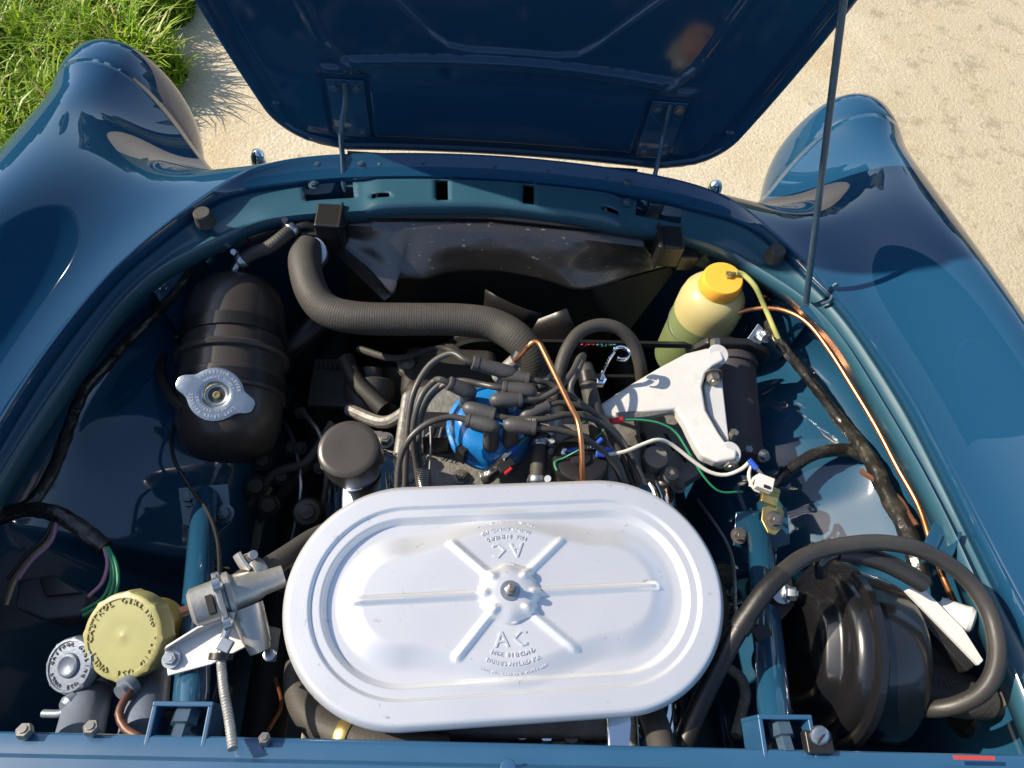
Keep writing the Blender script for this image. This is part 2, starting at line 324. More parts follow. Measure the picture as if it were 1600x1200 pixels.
# ------------------------------------------------------------------ car body
body = thing('car_body', 'dark blue sports car body around the open engine bay', 'car', (XC, .4, 0))
LH = [(.595, -.10, .905), (.588, .05, .895), (.578, .20, .87), (.567, .34, .852), (.553, .47, .835), (.522, .61, .815), (.484, .70, .80), (.44, .78, .79), (.398, .84, .783), (.345, .878, .776), (.265, .903, .772), (.14, .918, .772), (0, .924, .772)]
IH = [(.558, -.10, .885), (.554, .05, .87), (.549, .20, .855), (.545, .32, .835), (.531, .44, .815), (.505, .57, .797), (.470, .65, .783), (.412, .72, .768), (.362, .765, .762), (.305, .787, .758), (.22, .802, .757), (.12, .816, .757), (0, .825, .757)]
def wingst():
    L_ = LH
    def s(i, p): return [L_[i]]+p
    side = lambda y: [(.79, y, .58), (.765, y, .33)]
    def f(y, pts): return [(x-(.012 if k > 1 else 0), y, z) for k, (x, z) in enumerate(pts)]+side(y)
    st = [s(0, f(-.1, [(.63, .918), (.665, .940), (.70, .952), (.735, .948), (.768, .915), (.795, .83)])),
          s(1, f(.05, [(.625, .908), (.662, .932), (.70, .945), (.735, .94), (.770, .905), (.797, .82)])),
          s(2, f(.2, [(.615, .884), (.655, .915), (.695, .938), (.733, .934), (.769, .89), (.80, .80)])),
          s(3, f(.34, [(.605, .862), (.648, .895), (.690, .924), (.731, .920), (.771, .874), (.803, .78)])),
          s(4, f(.47, [(.594, .842), (.640, .878), (.685, .911), (.728, .908), (.772, .860), (.806, .765)])),
          s(5, f(.61, [(.565, .817), (.618, .853), (.669, .893), (.720, .892), (.771, .842), (.809, .745)])),
          s(6, f(.71, [(.532, .798), (.592, .824), (.650, .871), (.711, .876), (.770, .826), (.812, .73)])),
          s(7, [(.49, .80, .780), (.56, .82, .792), (.634, .82, .836), (.700, .81, .852), (.764, .80, .805), (.803, .80, .715)]+side(.80)),
          s(8, [(.452, .862, .768), (.545, .880, .732), (.612, .90, .786), (.698, .90, .832), (.769, .89, .784), (.808, .885, .70)]+side(.88)),
          [(.372, .861, .78), (.422, .882, .757), (.518, .905, .695), (.604, .968, .715), (.696, 1.0, .806), (.772, .99, .763), (.815, .985, .68), (.81, .98, .56), (.79, .98, .33)],
          s(9, [(.383, .890, .755), (.482, .922, .655), (.588, 1.085, .655), (.640, 1.088, .775), (.725, 1.088, .792), (.790, 1.085, .735), (.822, 1.085, .64), (.80, 1.085, .33)])]
    return st
for sg in (-1, 1):
    st = [[(XC+sg*x, y, z) for x, y, z in r_] for r_ in wingst()]
    MB().grid(st).build('wing', 'paint', body, sub=3, solid=(-.0012 if sg > 0 else .0012), flip=sg > 0, label='left front wing beside the grass' if sg < 0 else 'right front wing on the road side, half in shadow')
    base = [(.60, .48), (.580, .56), (.585, .66), (.640, .775), (.725, .792), (.790, .735), (.822, .64), (.80, .40)]; rows = []
    for y, k in ((1.020, .93), (1.070, .965), (1.089, .975), (1.092, 1), (1.115, .995), (1.140, .965), (1.166, .88), (1.176, .76), (1.170, .66)):
        rows.append([(XC+sg*(.695+(x-.695)*k), y-.0, .655+(z-.655)*k) for x, z in base])
    MB().grid(rows).build('headlamp_cowl', 'paint', body, sub=3, solid=(-.0015 if sg > 0 else .0015), flip=sg > 0)
    MB().lathe([(0, .080), (.006, .084), (.012, .082), (.014, .07), (.008, .066), (.016, .05), (.020, .001)], (XC+sg*.695, 1.150, .645), (0, 1, -.05), 48).build('headlamp', 'chrome', body)
nose = []
for x, k in ((-.345, 1), (-.265, .6), (-.14, .25), (0, .1), (.14, .25), (.265, .6), (.345, 1)):
    lp = [p for p in LH if abs(p[0]-abs(x)) < 1e-6][0]; s_ = 1 if x > 0 else -1
    mid = [(0, .010, -.006), (0, .022, -.045), (0, .034, -.12), (0, .04, -.22), (0, .04, -.37)]
    end = [(.383, .890, .755), (.482, .922, .655), (.51, .95, .56), (.545, .98, .45), (.56, 1.0, .34)]
    row = [(XC+x, lp[1], lp[2])]
    for a, b in zip(mid, end):
        if k == 1: row.append((XC+s_*b[0], b[1], b[2]))
        else: row.append((XC+x*(1+.45*(a[1]+.0)*k*2), lp[1]+a[1]+(.0), lp[2]+a[2]))
    nose.append(row)
MB().grid(nose).build('nose_panel', 'paint', body, sub=3)
# drain channel round the bay
def dense(H, n):
    P = curve([(XC-x, y, z) for x, y, z in H]+[(XC+x, y, z) for x, y, z in H[::-1]][1:], .004)
    d = [0]
    for i in range(1, len(P)): d.append(d[-1]+(P[i]-P[i-1]).length)
    out = []; j = 0
    for i in range(n):
        t = d[-1]*i/(n-1)
        while j < len(d)-2 and d[j+1] < t: j += 1
        out.append(P[j].lerp(P[j+1], (t-d[j])/(d[j+1]-d[j]+1e-9)))
    return out
NG = 281; DL = dense(LH, NG); DI = dense(IH, NG)
lip = []; flr = []
for a, b in zip(DL, DI):
    h = (b-a); h.z = 0; w_ = h.length; h.normalize(); dz = b.z-a.z; front = sstep(.78, .90, a.y)
    def q(s, z): return tuple(a+h*s+Vector((0, 0, z)))
    lw = .006+.034*front
    lip.append([q(-.006, -.003), q(-.001, .0015), q(.003, .0015), q(.006, -.002), q(lw, -.006-.004*front), q(lw+.003, -.018)])
    f0 = lw+.003; f1 = w_
    row = []
    for k in range(13):
        s = f0+(f1-f0)*k/12; z = (-.018)*(1-k/12)+dz*k/12 - .006*(1-front)*math.sin(PI*k/12)
        z += .009*front*(1-sstep(.195, .235, abs(a.x-XC)))*sstep(0, 1, k)*(1 if k < 12 else .8)
        if k == 12: z += .004*(1-front)
        row.append(q(s, z))
    row += [q(f1+.004, dz+.001), q(f1+.005, dz-.006), q(f1+.004, dz-.024)]
    flr.append(row)
MB().grid(lip).build('bay_lip', 'paint', body, solid=.001, smooth=50)
def hole(i, j):
    p = DI[i]; x = p.x-XC
    if abs(abs(x)-.262) < .034 and p.y > .7: return 0 <= j <= 6
    if (abs(x+.088) < .0075 or abs(x-.052) < .0075) and p.y > .7: return 1 <= j <= 10
    if abs(abs(x)-.185) < .010 and p.y > .7: return j in (7, 8)
    return False
MB().grid(flr, hole=hole).build('drain_channel', 'paint_dusty_sunlit', body, solid=.0025, smooth=50)
for x in (-.250, .264):   # hinge brackets behind the slots
    MB().box((XC+x+.012, .868, .725), (.024, .02, .05)).build('hinge_bracket', 'painted_bolt', body, bevel=.002)
    for dx, dy, z in ((-.040, .888, .764), (.030, .893, .764), (-.042, .850, .758)): MB().bolt((XC+x+dx, dy-.05*max(0, abs(x+dx)-.25), z), (0, 0, 1), .006, .006).build('bolt', 'painted_bolt', body)
b = MB()
for x in (-.3, -.19, -.12, 0, .09, .19, .3): b.lathe([(0, .0035), (.0008, .0035), (.0015, .002)], (XC+x, .905-.25*x*x, .7665), (0, 0, 1), 10)
b.build('spot_weld', 'painted_bolt', body)['kind'] = 'stuff'
# reinforcement ribs in the slam panel (front to back pressings beside the slots)
for x in (-.088, .052):
    MB().tube([(XC+x+.016, .893-.1*x*x, .7575), (XC+x+.018, .84, .757)], .004, 8, step=.01).build('pressed_rib', 'paint_old', body)
for p in ((600, 278), (616, 294), (940, 322), (950, 305), (820, 300)):
    pass
for x, m_ in ((-.018-.03, 0), (.065, 0)):
    MB().lathe([(0, .0045), (.002, .0045), (.003, .003)], (XC+x, .829, .758), (0, 0, 1), 10).build('screw', 'bolt', body)
for sg in (-1, 1):
    p = (at(315, 332, .80) if sg < 0 else at(1216, 390, .80)); p.z -= .022
    MB().lathe([(0, .0145), (.003, .0145), (.021, .0128), (.023, .011)], p, (0, 0, 1), 28).build('bonnet_buffer', 'rubber', body)
# inner wings
def inner_wing(sg):
    rows = []
    for y, arch, inn in ((-.06, -.14, .42), (.06, -.14, .42), (.17, -.14, .41), (.255, -.13, .40), (.275, -.11, .40), (.285, .0, .37), (.295, .005, .37), (.37, .005, .37), (.385, .02, .37), (.44, .05, .365), (.50, .05, .36), (.58, .03, .37), (.64, -.03, .39), (.70, -.12, .41), (.74, -.25, .42)):
        i_ = min(range(140), key=lambda k: abs(DI[k].y-min(y, .72))); ix = XC-DI[i_].x; iz = DI[i_].z
        rows.append([(XC+sg*x, y, z) for x, z in ((ix+.012, iz-.018), (ix+.035, iz-.035), (ix+.055, iz-.08), (ix+.045, iz-.13), (.50, .63+arch*.8), (.455, .59+arch), (inn+.02, .55+arch), (inn-.005, .50+arch), (inn-.02, .38), (inn-.03, .18))])
    return MB().grid(rows).build('inner_wing', 'paint_old', body, sub=2, solid=(-.0015 if sg > 0 else .0015), flip=sg > 0)
inner_wing(-1); inner_wing(1)
for sg in (-1, 1):   # front lamp buckets and closing plates at the front corners
    MB().grid([[(XC+sg*x, y, z) for z in (.76, .6, .4, .2)] for x, y in ((.50, .64), (.45, .78), (.33, .86), (.20, .875))]).build('front_closing_panel', 'paint_old', body, solid=.002)
MB().grid([[(XC+x, .938, z) for z in (.75, .55, .3)] for x in (-.25, 0, .25)]).build('grille_backing', 'matt', body, solid=.002)
# scuttle / cowl at the bottom of the picture
cA = at(-120, 1156, .905); cB = at(1720, 1197, .905)
ux = (cB-cA).normalized(); uy = Vector((-ux.y, ux.x, 0))
mid = (cA+cB)/2
def sc(x, y, z): return mid+ux*x+uy*y+Vector((0, 0, z-mid.z))
sct = [(-.10, .912), (-.03, .910), (-.012, .9075), (-.0105, .902), (-.0085, .8965), (.006, .8955), (.0085, .893), (.0085, .86), (.0085, .70), (.0085, .35)]
MB().grid([[sc(x, y, z) for y, z in sct] for x in np.linspace(-.62, .62, 21)]).build('scuttle', 'cowl_paint', body, solid=.002, smooth=50, flip=True)
MB().lathe([(0, .007), (.001, .0065), (.0014, .003)], sc(-.03, -.0115, .9085), (0, 0, 1), 20).build('blanking_plug', 'cowl_paint', body)
MB().box(at(1522, 1184, .9105), (.040, .0035, .0006), (ux, uy, Vector((0, 0, 1)))).build('red_paint_mark', 'red_mark', body)
for u, v in ((42, 1138), (146, 1133), (415, 1150)): MB().bolt(at(u, v+8, .896), (0, .3, 1), .0068 if u < 300 else .0055, .009, washer=False).build('bolt', 'bolt', body)
p = at(1277, 1160, .896); MB().box(p, (.026, .02, .012)).build('screw_block', 'black', body, bevel=.002)
MB().lathe([(0, .009), (.003, .009), (.005, .006)], p+Vector((0, .006, .006)), (0, -.5, 1), 24).build('slotted_screw', 'zinc', body)
MB().box(p+Vector((0, .0035, .0112)), (.014, .0016, .0012), (Vector((.7, .7, 0)), Vector((-.7, .7, 0)), Vector((0, -.44, .9)))).build('screw_slot', 'matt', body)
# dark sheet added so the ground below reads black; rails, cross member
MB().grid([[(XC+x, y, .20+.02*math.sin(x*9+y*5)) for x in np.linspace(-.6, .6, 9)] for y in np.linspace(-.1, .9, 9)],
          hole=lambda i, j: (i, j) in ((3, 2), (1, 2), (4, 2))).build('dark_floor_sheet', 'pit', body, solid=.003)
for sg in (-1, 1):
    MB().tube([(XC+sg*.33, -.05, .34), (XC+sg*.33, .4, .34), (XC+sg*.30, .85, .38)], .035, 12, step=.05).build('chassis_rail', 'pit', body)
MB().box((XC, .62, .33), (.66, .10, .09)).build('cross_member', 'pit', body, bevel=.01)
# bumper and overriders, chrome grille bar
bum = thing('front_bumper', 'chrome front bumper with two overriders beyond the nose', 'bumper', (XC, 1.15, .35))
MB().tube([(XC-.72, 1.08, .44), (XC-.5, 1.13, .44), (XC, 1.15, .44), (XC+.5, 1.13, .44), (XC+.72, 1.08, .44)], .035, 16, step=.04, flat=.6).build('bumper_bar', 'chrome', bum)
for u, v in ((401, 234), (1122, 282)):
    p = at(u, v, .56)
    MB().lathe([(-.16, .016), (-.05, .020), (-.015, .0155), (-.005, .010), (0, .001)], p, (0, .0, 1), 24).build('overrider', 'chrome', bum)
gr = thing('grille_bar', 'polished grille surround glimpsed through the hinge slots', 'grille', (XC, .87, .66))
for x in (-.262, .262):
    MB().box((XC+x, .905, .705), (.13, .05, .02)).build('grille_trim', 'silver', gr, bevel=.008, seg=3)  # pale silver colour stands in for bright sky mirrored in chrome

# ------------------------------------------------------------------ bonnet
bon = thing('bonnet', 'dark blue bonnet hinged open at the nose, ribbed underside facing the engine', 'bonnet', (0, .98, .72))
th = R(86); BX = Vector((1, 0, 0)); BT = Vector((0, -math.cos(th), math.sin(th))); BN = Vector((0, -math.sin(th), -math.cos(th)))  # BN points to the camera side
BO = Vector((0, .980, .714))
def bw(t):
    c = .075*(1-math.sqrt(max(0, 1-(1-min(t, .075)/.075)**2))); return .372+.34*t-.21*t*t-c
def btop(s): return 0.0
def bonnet_depth(x, t, w):
    ax = abs(x); e = min((w-ax)*.9, t+.004, 1.0-t); cx, ct = .300, .085
    if t < ct and ax > cx: e = min(e, .085-math.hypot(ax-cx, ct-t))
    # corner distance
    z = .020*(1-sstep(.0, .004, e))*0
    z += -.004*sstep(.008, .014, e)              # inside of folded edge
    z += .009*sstep(.026, .033, e)               # inner frame
    ybar = .176+.017*(1-(x/.26)**2 if ax < .26 else 0)
    flat = max(0, 1-(max(0, abs(t-ybar)-.0045)/.0065)**2)
    z += .0095*flat*(1-sstep(.235, .27, ax))
    # flares of the bar running up and outwards
    lx = .262+(t-.180)*(.75 if t < .215 else .75)-(.0 if t < .215 else (t-.215)*.45)
    if t > .13: z += .0085*max(0, 1-(max(0, abs(ax-lx)-.002)/.0095)**2)*sstep(.158, .178, t)*(1-sstep(.20, .235, t)*.62)*(1-sstep(.5, .9, t))
    if .15 < t < .185: z += .006*max(0, 1-((t-.162)/.010)**2)*sstep(.235, .245, ax)*(1-sstep(.285, .31, ax))
    if t < .19: z -= .005*sstep(.222, .230, ax)*(1-sstep(.296, .304, ax))*sstep(.018, .026, t)*(1-sstep(.152, .160, t))
    # big pressed recess in the middle
    tb = .211-.004*(x/.12)**2; dd = min(t-tb, (.105+(t-.211)*.92-ax)*.736); dd = dd-.012*math.exp(-(abs((t-tb)-(.105+(t-.211)*.92-ax)*.736)/.018)**2)*.5
    z -= .006*sstep(-.0015, .0055, dd)*(1-sstep(.85, .88, t))
    z += .0035*(1-sstep(.02, .035, t))*0
    z += .0010*noise.noise(Vector((x*5, t*6, 2)))+.0022*noise.noise(Vector((x*2.2, t*2.5, 5)))
    return z
rows = []
tt = list(np.linspace(0, .02, 6))[:-1]+list(np.linspace(.02, .34, 150))[:-1]+list(np.linspace(.34, 1.0, 70))
for t in tt:
    w = bw(t); row = []
    for s in np.linspace(-1, 1, 281):
        s2 = math.copysign(1-(1-abs(s))**1.0, s); x = s2*w
        arc = .020*(1-(x/.42)**2)*(-1)      # front edge bows forward
        row.append(BO+BX*x+BT*(t+arc*(1-t)*.6+.012)+BN*(bonnet_depth(x, t, w)-.018*(1-(x/w)**2)))
    rows.append(row)
MB().grid(rows).build('bonnet_underside', 'paint_in', bon, smooth=60)
rows = []
for t in tt[::3]+[tt[-1]]:
    w = bw(t); rows.append([BO+BX*(s*w)+BT*(t-.012*(1-(s*w/.42)**2)*(1-t)+.012)-BN*(.016+.018*(1-s*s)+.014*(1-abs(s)**6)) for s in np.linspace(-1, 1, 61)])
MB().grid(rows).build('bonnet_skin', 'paint', bon, smooth=60, flip=True)
edgep = [BO+BX*(s*bw(0))+BT*(-.012*(1-(s*bw(0)/.42)**2)+.012)-BN*.018*(1-s*s)+BN*-.006 for s in np.linspace(-1, 1, 31)]
lft = [BO-BX*bw(t)+BT*(t+.012)-BN*.006 for t in tt[::3]+[1.0]]; rgt = [BO+BX*bw(t)+BT*(t+.012)-BN*.006 for t in tt[::3]+[1.0]]
MB().tube(lft[::-1]+edgep[1:-1]+rgt, .009, 10, smooth=False).build('folded_edge', 'paint_in', bon)
for sg, (u, v), (u2, v2) in ((-1, (528, 108), (537, 297)), (1, (1046, 150), (1012, 321))):
    xs = sg*.2635; P0 = BO+BX*xs+BT*.165+BN*.016
    A = Vector((-.264 if sg < 0 else .247, .862, .728)); t_ = .05
    pl = BO+BX*xs+BT*.088-BN*.0075
    MB().box(pl, (.060, .120, .004), (BX, BT, BN)).build('hinge_plate', 'paint_old', bon, bevel=.001)
    MB().tube([BO+BX*xs+BT*.146-BN*.004, BO+BX*xs+BT*.12+BN*.006]+(ats([(533, 205, .795), (536, 255, .77), (537, 288, .75), (541, 298, .742)]) if sg < 0 else ats([(1035, 220, .795), (1023, 275, .77), (1014, 310, .75), (1009, 321, .742)])), .0055, 8, flat=.55, step=.008).build('hinge_arm', 'painted_bolt', bon)
    for dx, t2 in ((-.018, .134), (.018, .134), (-.018, .040), (.018, .040)):
        MB().bolt(BO+BX*(xs+dx)+BT*t2-BN*.0055, BN, .0065, .006).build('bolt', 'painted_bolt' if (dx < 0 or sg < 0 or t2 < .1) else 'bolt', bon)
# stay rod
S0 = at(1259, 476, .782); Q = at(1318, 0, 1.17); dr = (Q-S0); k_ = ((BO.y-.07*(S0.z-BO.z))-S0.y)/(dr.y+.07*dr.z); E_ = S0+dr*k_
stay = thing('bonnet_stay', 'thin painted rod propping the bonnet from the right channel', 'bonnet stay', S0)
MB().tube([S0, E_], .0047, 14, smooth=False).build('rod', 'painted_bolt', stay)
MB().tube([S0+Vector((0, 0, .004)), S0+Vector((.006, -.006, -.008)), S0+Vector((.018, -.010, -.010))], .0047, 12, step=.002).build('hooked_foot', 'painted_bolt', stay)
MB().prism([at(1250, 480, .785), at(1262, 470, .785), at(1300, 500, .785), at(1305, 520, .785), at(1290, 515, .785)], (0, 0, -.004)).build('stay_bracket', 'paint_old', stay, bevel=.001)
p = at(1298, 440, .80)
MB().tube([at(1283, 475, .792), at(1298, 468, .80), at(1302, 447, .806), at(1308, 444, .81)], .0025, 8, step=.003).build('retaining_hook', 'painted_bolt', stay)

# ------------------------------------------------------------------ radiator, cowl, fan
rad = thing('radiator', 'black radiator standing across the front of the bay', 'radiator', (XC, .80, .25))
MB().box((XC, .815, .50), (.50, .05, .42)).build('core', 'pit', rad)
tp = [(-.285, .79), (.275, .79), (.275, .86), (-.285, .86)]
MB().prism([(XC+x, y, .69) for x, y in tp], (0, 0, .025)).build('top_tank', 'black', rad, bevel=.006, seg=3)
for sg, c0 in ((-1, at(518, 352, .735)), (1, at(1042, 385, .735))):
    MB().box(c0, (.044, .048, .05)).build('mounting_bracket', 'black', rad, bevel=.004, seg=3)
    MB().box(c0+Vector((sg*.035 if sg > 0 else -.03, -.004, -.015)), (.034, .04, .035)).build('bracket_foot', 'black', rad, bevel=.004, seg=3)
    MB().box(c0+Vector((sg*-.018, -.002, .002)), (.004, .052, .054)).build('bracket_rib', 'black', rad, bevel=.001)
p = at(484, 388, .70)
MB().lathe([(-.03, .028), (.004, .028), (.012, .026), (.016, .02), (.017, .001)], p+Vector((0, .012, .0)), (0, 0, 1), 28).build('filler_neck', 'black', rad)
MB().tube([p+Vector((-.01, .02, .006)), p+Vector((.03, .02, .012)), p+Vector((.045, .018, .012))], .010, 12).build('neck_pipe', 'black', rad)
MB().bolt(p+Vector((.043, .012, .010)), (-.2, -1, .4), .008, .008).build('drain_bolt', 'zinc', rad)
b = MB(); b.tube([at(458, 357, .74), at(480, 352, .742), at(492, 358, .735), at(500, 372, .72)], .0075, 12); b.build('overflow_pipe', 'black', rad)
# bent sheet fan cowl
top_ = ats([(545, 331, .735), (640, 335, .735), (760, 340, .735), (880, 350, .735), (1006, 366, .735)])
fold = ats([(542, 352, .728), (640, 357, .728), (760, 362, .728), (880, 371, .728), (1008, 386, .728)])
Fq = [(0, 0), (0, 0)]
def interp(P, t): c_ = curve(P, .004); return c_[min(len(c_)-1, int(round(t*(len(c_)-1))))]
bot = ats([(536, 384, .70), (575, 420, .672), (612, 462, .650), (625, 437, .664), (662, 438, .664), (700, 428, .668), (745, 425, .668), (800, 430, .665), (850, 440, .662), (895, 453, .656), (925, 452, .655), (985, 432, .668), (1048, 414, .685)])
N_ = 120; rows = []
for i in range(N_+1):
    t = i/N_; a, f, c_ = interp(top_, t), interp(fold, t), interp(bot, t); row = [a, a.lerp(f, .5)+Vector((0, 0, .001)), f]
    for k in range(1, 15):
        s = k/14; q = f.lerp(c_, s); q.z += (-.010+.016*math.sin(t*PI)**2)*math.sin(PI*s)+.004*noise.noise(Vector((t*7, s*2.5, 0)))*math.sin(PI*s); row.append(q)
    rows.append(row)
MB().grid(rows).build('fan_cowl', 'scratched', rad, smooth=40, solid=.0018, label='scratched black sheet cowl with an arched lower edge')
lo = ats([(538, 384, .70), (505, 378, .69), (560, 428, .655), (600, 468, .645)])
MB().prism([at(508, 380, .69), at(540, 382, .698), at(612, 462, .646), at(600, 470, .64)], (0, 0, -.003)).build('cowl_flange', 'scratched', rad, bevel=.001)
MB().prism([at(925, 452, .652), at(1048, 416, .683), at(1052, 426, .66), at(980, 520, .56), at(935, 480, .60)], (0, 0, -.003)).build('cowl_side', 'matt', rad, bevel=.001)
MB().prism([at(548, 340, .742), at(600, 326, .75), at(770, 317, .752), at(850, 322, .75), at(1000, 352, .744), at(1006, 366, .740), at(760, 341, .741)], (0, 0, -.004)).build('rubber_seal', 'rubber_new', rad, bevel=.001)
fan = thing('cooling_fan', 'black engine fan turning behind the top hose', 'fan', (XC+.01, .68, .40))
fc = Vector((XC+.02, .70, .50))
MB().lathe([(-.03, .03), (.0, .035), (.02, .03)], fc, (0, 1, 0), 24).build('hub', 'pit', fan)
for k in range(7):
    a = 2*PI*k/7+.55; u_ = Vector((math.cos(a), 0, math.sin(a))); w_ = Vector((-math.sin(a), 0, math.cos(a)))
    rows = [[fc+u_*r_+w_*s*(.028+.12*r_)+Vector((0, (s*.018+.006*s*s), 0)) for s in (-1, -.5, 0, .5, 1)] for r_ in np.linspace(.03, .165, 6)]
    MB().grid(rows).build('blade', 'black', fan, solid=.002, smooth=60)

# ------------------------------------------------------------------ engine
eng = thing('engine', 'V8 engine block with cast intake manifold and chrome covers', 'engine', (XC, .35, .25))
MB().box((XC+.0, .33, .47), (.26, .46, .38)).build('block', 'pit', eng, bevel=.02)
MB().box((XC-.06, .60, .50), (.16, .10, .22)).build('timing_cover', 'pit', eng, bevel=.02)
MB().prism([at(628, 610, .70), at(700, 590, .70), at(860, 640, .70), at(1000, 640, .70), at(1010, 800, .70), at(600, 800, .70)], (0, 0, -.06)).build('intake_manifold', 'oldalu', eng, bevel=.008, seg=3)
b = MB(); b.text('8752', at(700, 722, .7005), (1, -.25, 0), (.2, 1, 0), .012, .001); b.text('3', at(668, 715, .7005), (1, -.25, 0), (.2, 1, 0), .012, .001); b.build('casting_number', 'oldalu', eng)
for sg, lab in ((-1, 'chrome left rocker cover under the oil filler cap'), (1, 'chrome right rocker cover beside the plug leads')):
    if sg < 0: A, B, w0 = at(575, 700, .735), at(600, 1150, .755), .058
    else: A, B, w0 = at(1015, 735, .70), at(1020, 1150, .735), .052
    d_ = (B-A).normalized(); s_ = Vector((0, 0, 1)).cross(d_).normalized(); n_ = d_.cross(s_); rows = []
    for t, k, h in ((-.012, .55, -.02), (0, .8, 0), (.02, 1, .008), (.33, 1, .008), (.35, .8, 0)):
        rows.append([A+d_*t+s_*w0*k*x+n_*(z+h-.02) for x, z in ((-1.12, -.035), (-1.1, -.028), (-.98, -.022), (-.88, .0), (-.55, .014), (0, .018), (.55, .014), (.88, 0), (.98, -.022), (1.1, -.028), (1.12, -.035))])
    MB().grid(rows).build('rocker_cover', 'chrome', eng, sub=2, solid=.001, label=lab, flip=True)
    for t in (.0, .16, .33):
        for x in (-1, 1): MB().bolt(A+d_*t+s_*w0*1.0*x+n_*(-.036), n_, .007, .008).build('bolt', 'bolt', eng)
MB().bolt(at(602, 688, .745), (0, 0, 1), .008, .010).build('cover_bolt', 'bolt', eng)
MB().box(at(580, 683, .742), (.03, .018, .004)).build('cover_tab', 'bolt', eng, bevel=.001)
# breather / oil filler cap
oil = thing('oil_filler_cap', 'round black oil filler cap on the chrome rocker cover', 'oil cap', at(550, 735, .74))
p = at(552, 722, .765)
MB().lathe([(-.02, .034), (0, .039), (.032, .0388), (.0365, .0378), (.0388, .0350), (.0392, .030), (.0388, .012), (.0385, .001)], p+Vector((0, .004, 0)), (-.06, -.05, 1), 48).build('cap', 'tank', oil)
MB().lathe([(-.05, .028), (-.018, .028)], p, (0, 0, 1), 32).build('filler_tube', 'chrome', oil)

# junk deep in the bay: alternator-side pulley, steering rack, exhaust manifolds, brackets
MB().lathe([(-.012, .075), (-.008, .08), (-.002, .07), (.004, .08), (.012, .078), (.014, .03)], at(760, 560, .52), (0, 1, 0), 40).build('crank_pulley', 'pit', eng)
for sg in (-1, 1):
    for k in range(4):
        A = Vector((XC+sg*.16, .20+k*.085, .56)); MB().tube([A, A+Vector((sg*.05, .01, .0)), A+Vector((sg*.09, .0, -.06)), A+Vector((sg*.09, -.03, -.2))], .019, 10, step=.02).build('exhaust_branch', 'pit', eng)
for i, (m_, r_, pts) in enumerate((('bolt', .004, [(470, 640, .58), (500, 680, .60), (510, 740, .58), (500, 820, .52)]), ('rubber', .007, [(390, 790, .52), (430, 740, .56), (480, 720, .58), (520, 660, .60)]),
        ('zinc', .003, [(430, 640, .50), (455, 680, .55), (470, 760, .55), (455, 850, .5)]), ('oldalu', .010, [(545, 640, .60), (600, 660, .63), (640, 640, .66)]), ('rubber', .006, [(560, 545, .60), (620, 560, .62), (690, 545, .60), (740, 570, .62)]),
        ('rubber', .007, [(1060, 800, .55), (1100, 860, .58), (1130, 940, .60), (1120, 1020, .60)]), ('zinc', .003, [(1090, 780, .58), (1140, 860, .60), (1150, 960, .62)]), ('copper', .0025, [(430, 1060, .62), (440, 1100, .66), (420, 1140, .70)]))):
    MB().tube(ats(pts), r_, 10).build('pipe', m_, eng)
for u, v, z, r_ in ((480, 800, .56, .02), (500, 880, .56, .016), (440, 900, .5, .024), (1130, 900, .54, .02), (1110, 990, .56, .018), (430, 620, .52, .02), (640, 570, .60, .02), (700, 560, .58, .026)):
    MB().lathe([(-.03, r_*1.1), (-.008, r_*1.15), (-.004, r_), (.004, r_*.95), (.006, r_*.6), (.014, r_*.55), (.016, 0)], at(u, v, z), (.15*math.sin(u), -.3, 1), 18).build('fitting', 'darkalu', eng)
for k in range(7):
    MB().bolt(at(640+k*4, 650+k*18, .702), (0, 0, 1), .006, .006).build('bolt', 'bolt', eng)
for u, v in ((720, 745), (850, 745), (870, 690), (640, 750)): MB().bolt(at(u, v, .702), (0, 0, 1), .0075, .008).build('bolt', 'bolt', eng)
wp = thing('water_pump', 'grimy water pump housing beside the left pulley', 'water pump', at(575, 610, .56))
MB().lathe([(-.04, .035), (0, .045), (.02, .04), (.025, .02), (.04, .02)], at(578, 612, .56), (0, .9, .4), 24).build('housing', 'darkalu', wp)
MB().tube([at(540, 560, .60), at(560, 600, .60), at(600, 640, .60)], .014, 12).build('elbow', 'pit', wp)
for u, v in ((560, 590), (600, 600), (556, 640), (612, 640), (470, 645), (500, 730), (470, 700)): MB().bolt(at(u, v, .57), (0, -.3, 1), .007, .01).build('bolt', 'pit', wp)
rack = thing('gear_rack_bracket', 'toothed black bracket behind the left water hose', 'bracket', at(520, 575, .50))
b = MB()
b.box(at(520, 600, .56), (.07, .09, .012))
for k in range(8): b.box(at(497+k*7, 573, .566), (.003, .012, .010))
b.build('toothed_plate', 'pit', rack)

# top hose
hs = thing('radiator_top_hose', 'thick ribbed black radiator hose curving to the engine', 'hose', at(480, 400, .69))
pth = ats([(481, 388, .716), (476, 412, .725), (487, 455, .725), (512, 485, .72), (560, 497, .72), (640, 499, .722), (720, 500, .722), (772, 508, .722), (812, 532, .72), (834, 562, .70), (842, 592, .66)])
MB().tube(pth, .0250, 40, step=.0009, ribs=(.0036, .00015)).build('hose', 'rubber', hs)
clampband(at(484, 397, .715)+Vector((0, .0, .0)), (0, -.35, .9), .0268, hs, .016, screw=False)
cp = pth[-2].lerp(pth[-1], .55); cdv = (pth[-1]-pth[-2]); clampband(cp, cdv, .0268, hs, .013, sd=(.3, -.8, .6))
MB().lathe([(-.05, .03), (0, .030), (.004, .026)], pth[-1]+Vector((0, .0, -.01)), (0, .3, 1), 32).build('thermostat_neck', 'oldalu', hs)
# lower hose behind tank
h2 = thing('radiator_side_hose', 'dull black hose dropping behind the expansion tank', 'hose', at(480, 480, .6))
MB().tube(ats([(520, 470, .60), (495, 505, .60), (460, 535, .59), (430, 550, .58)]), .022, 20).build('hose', 'rubber_new', h2)
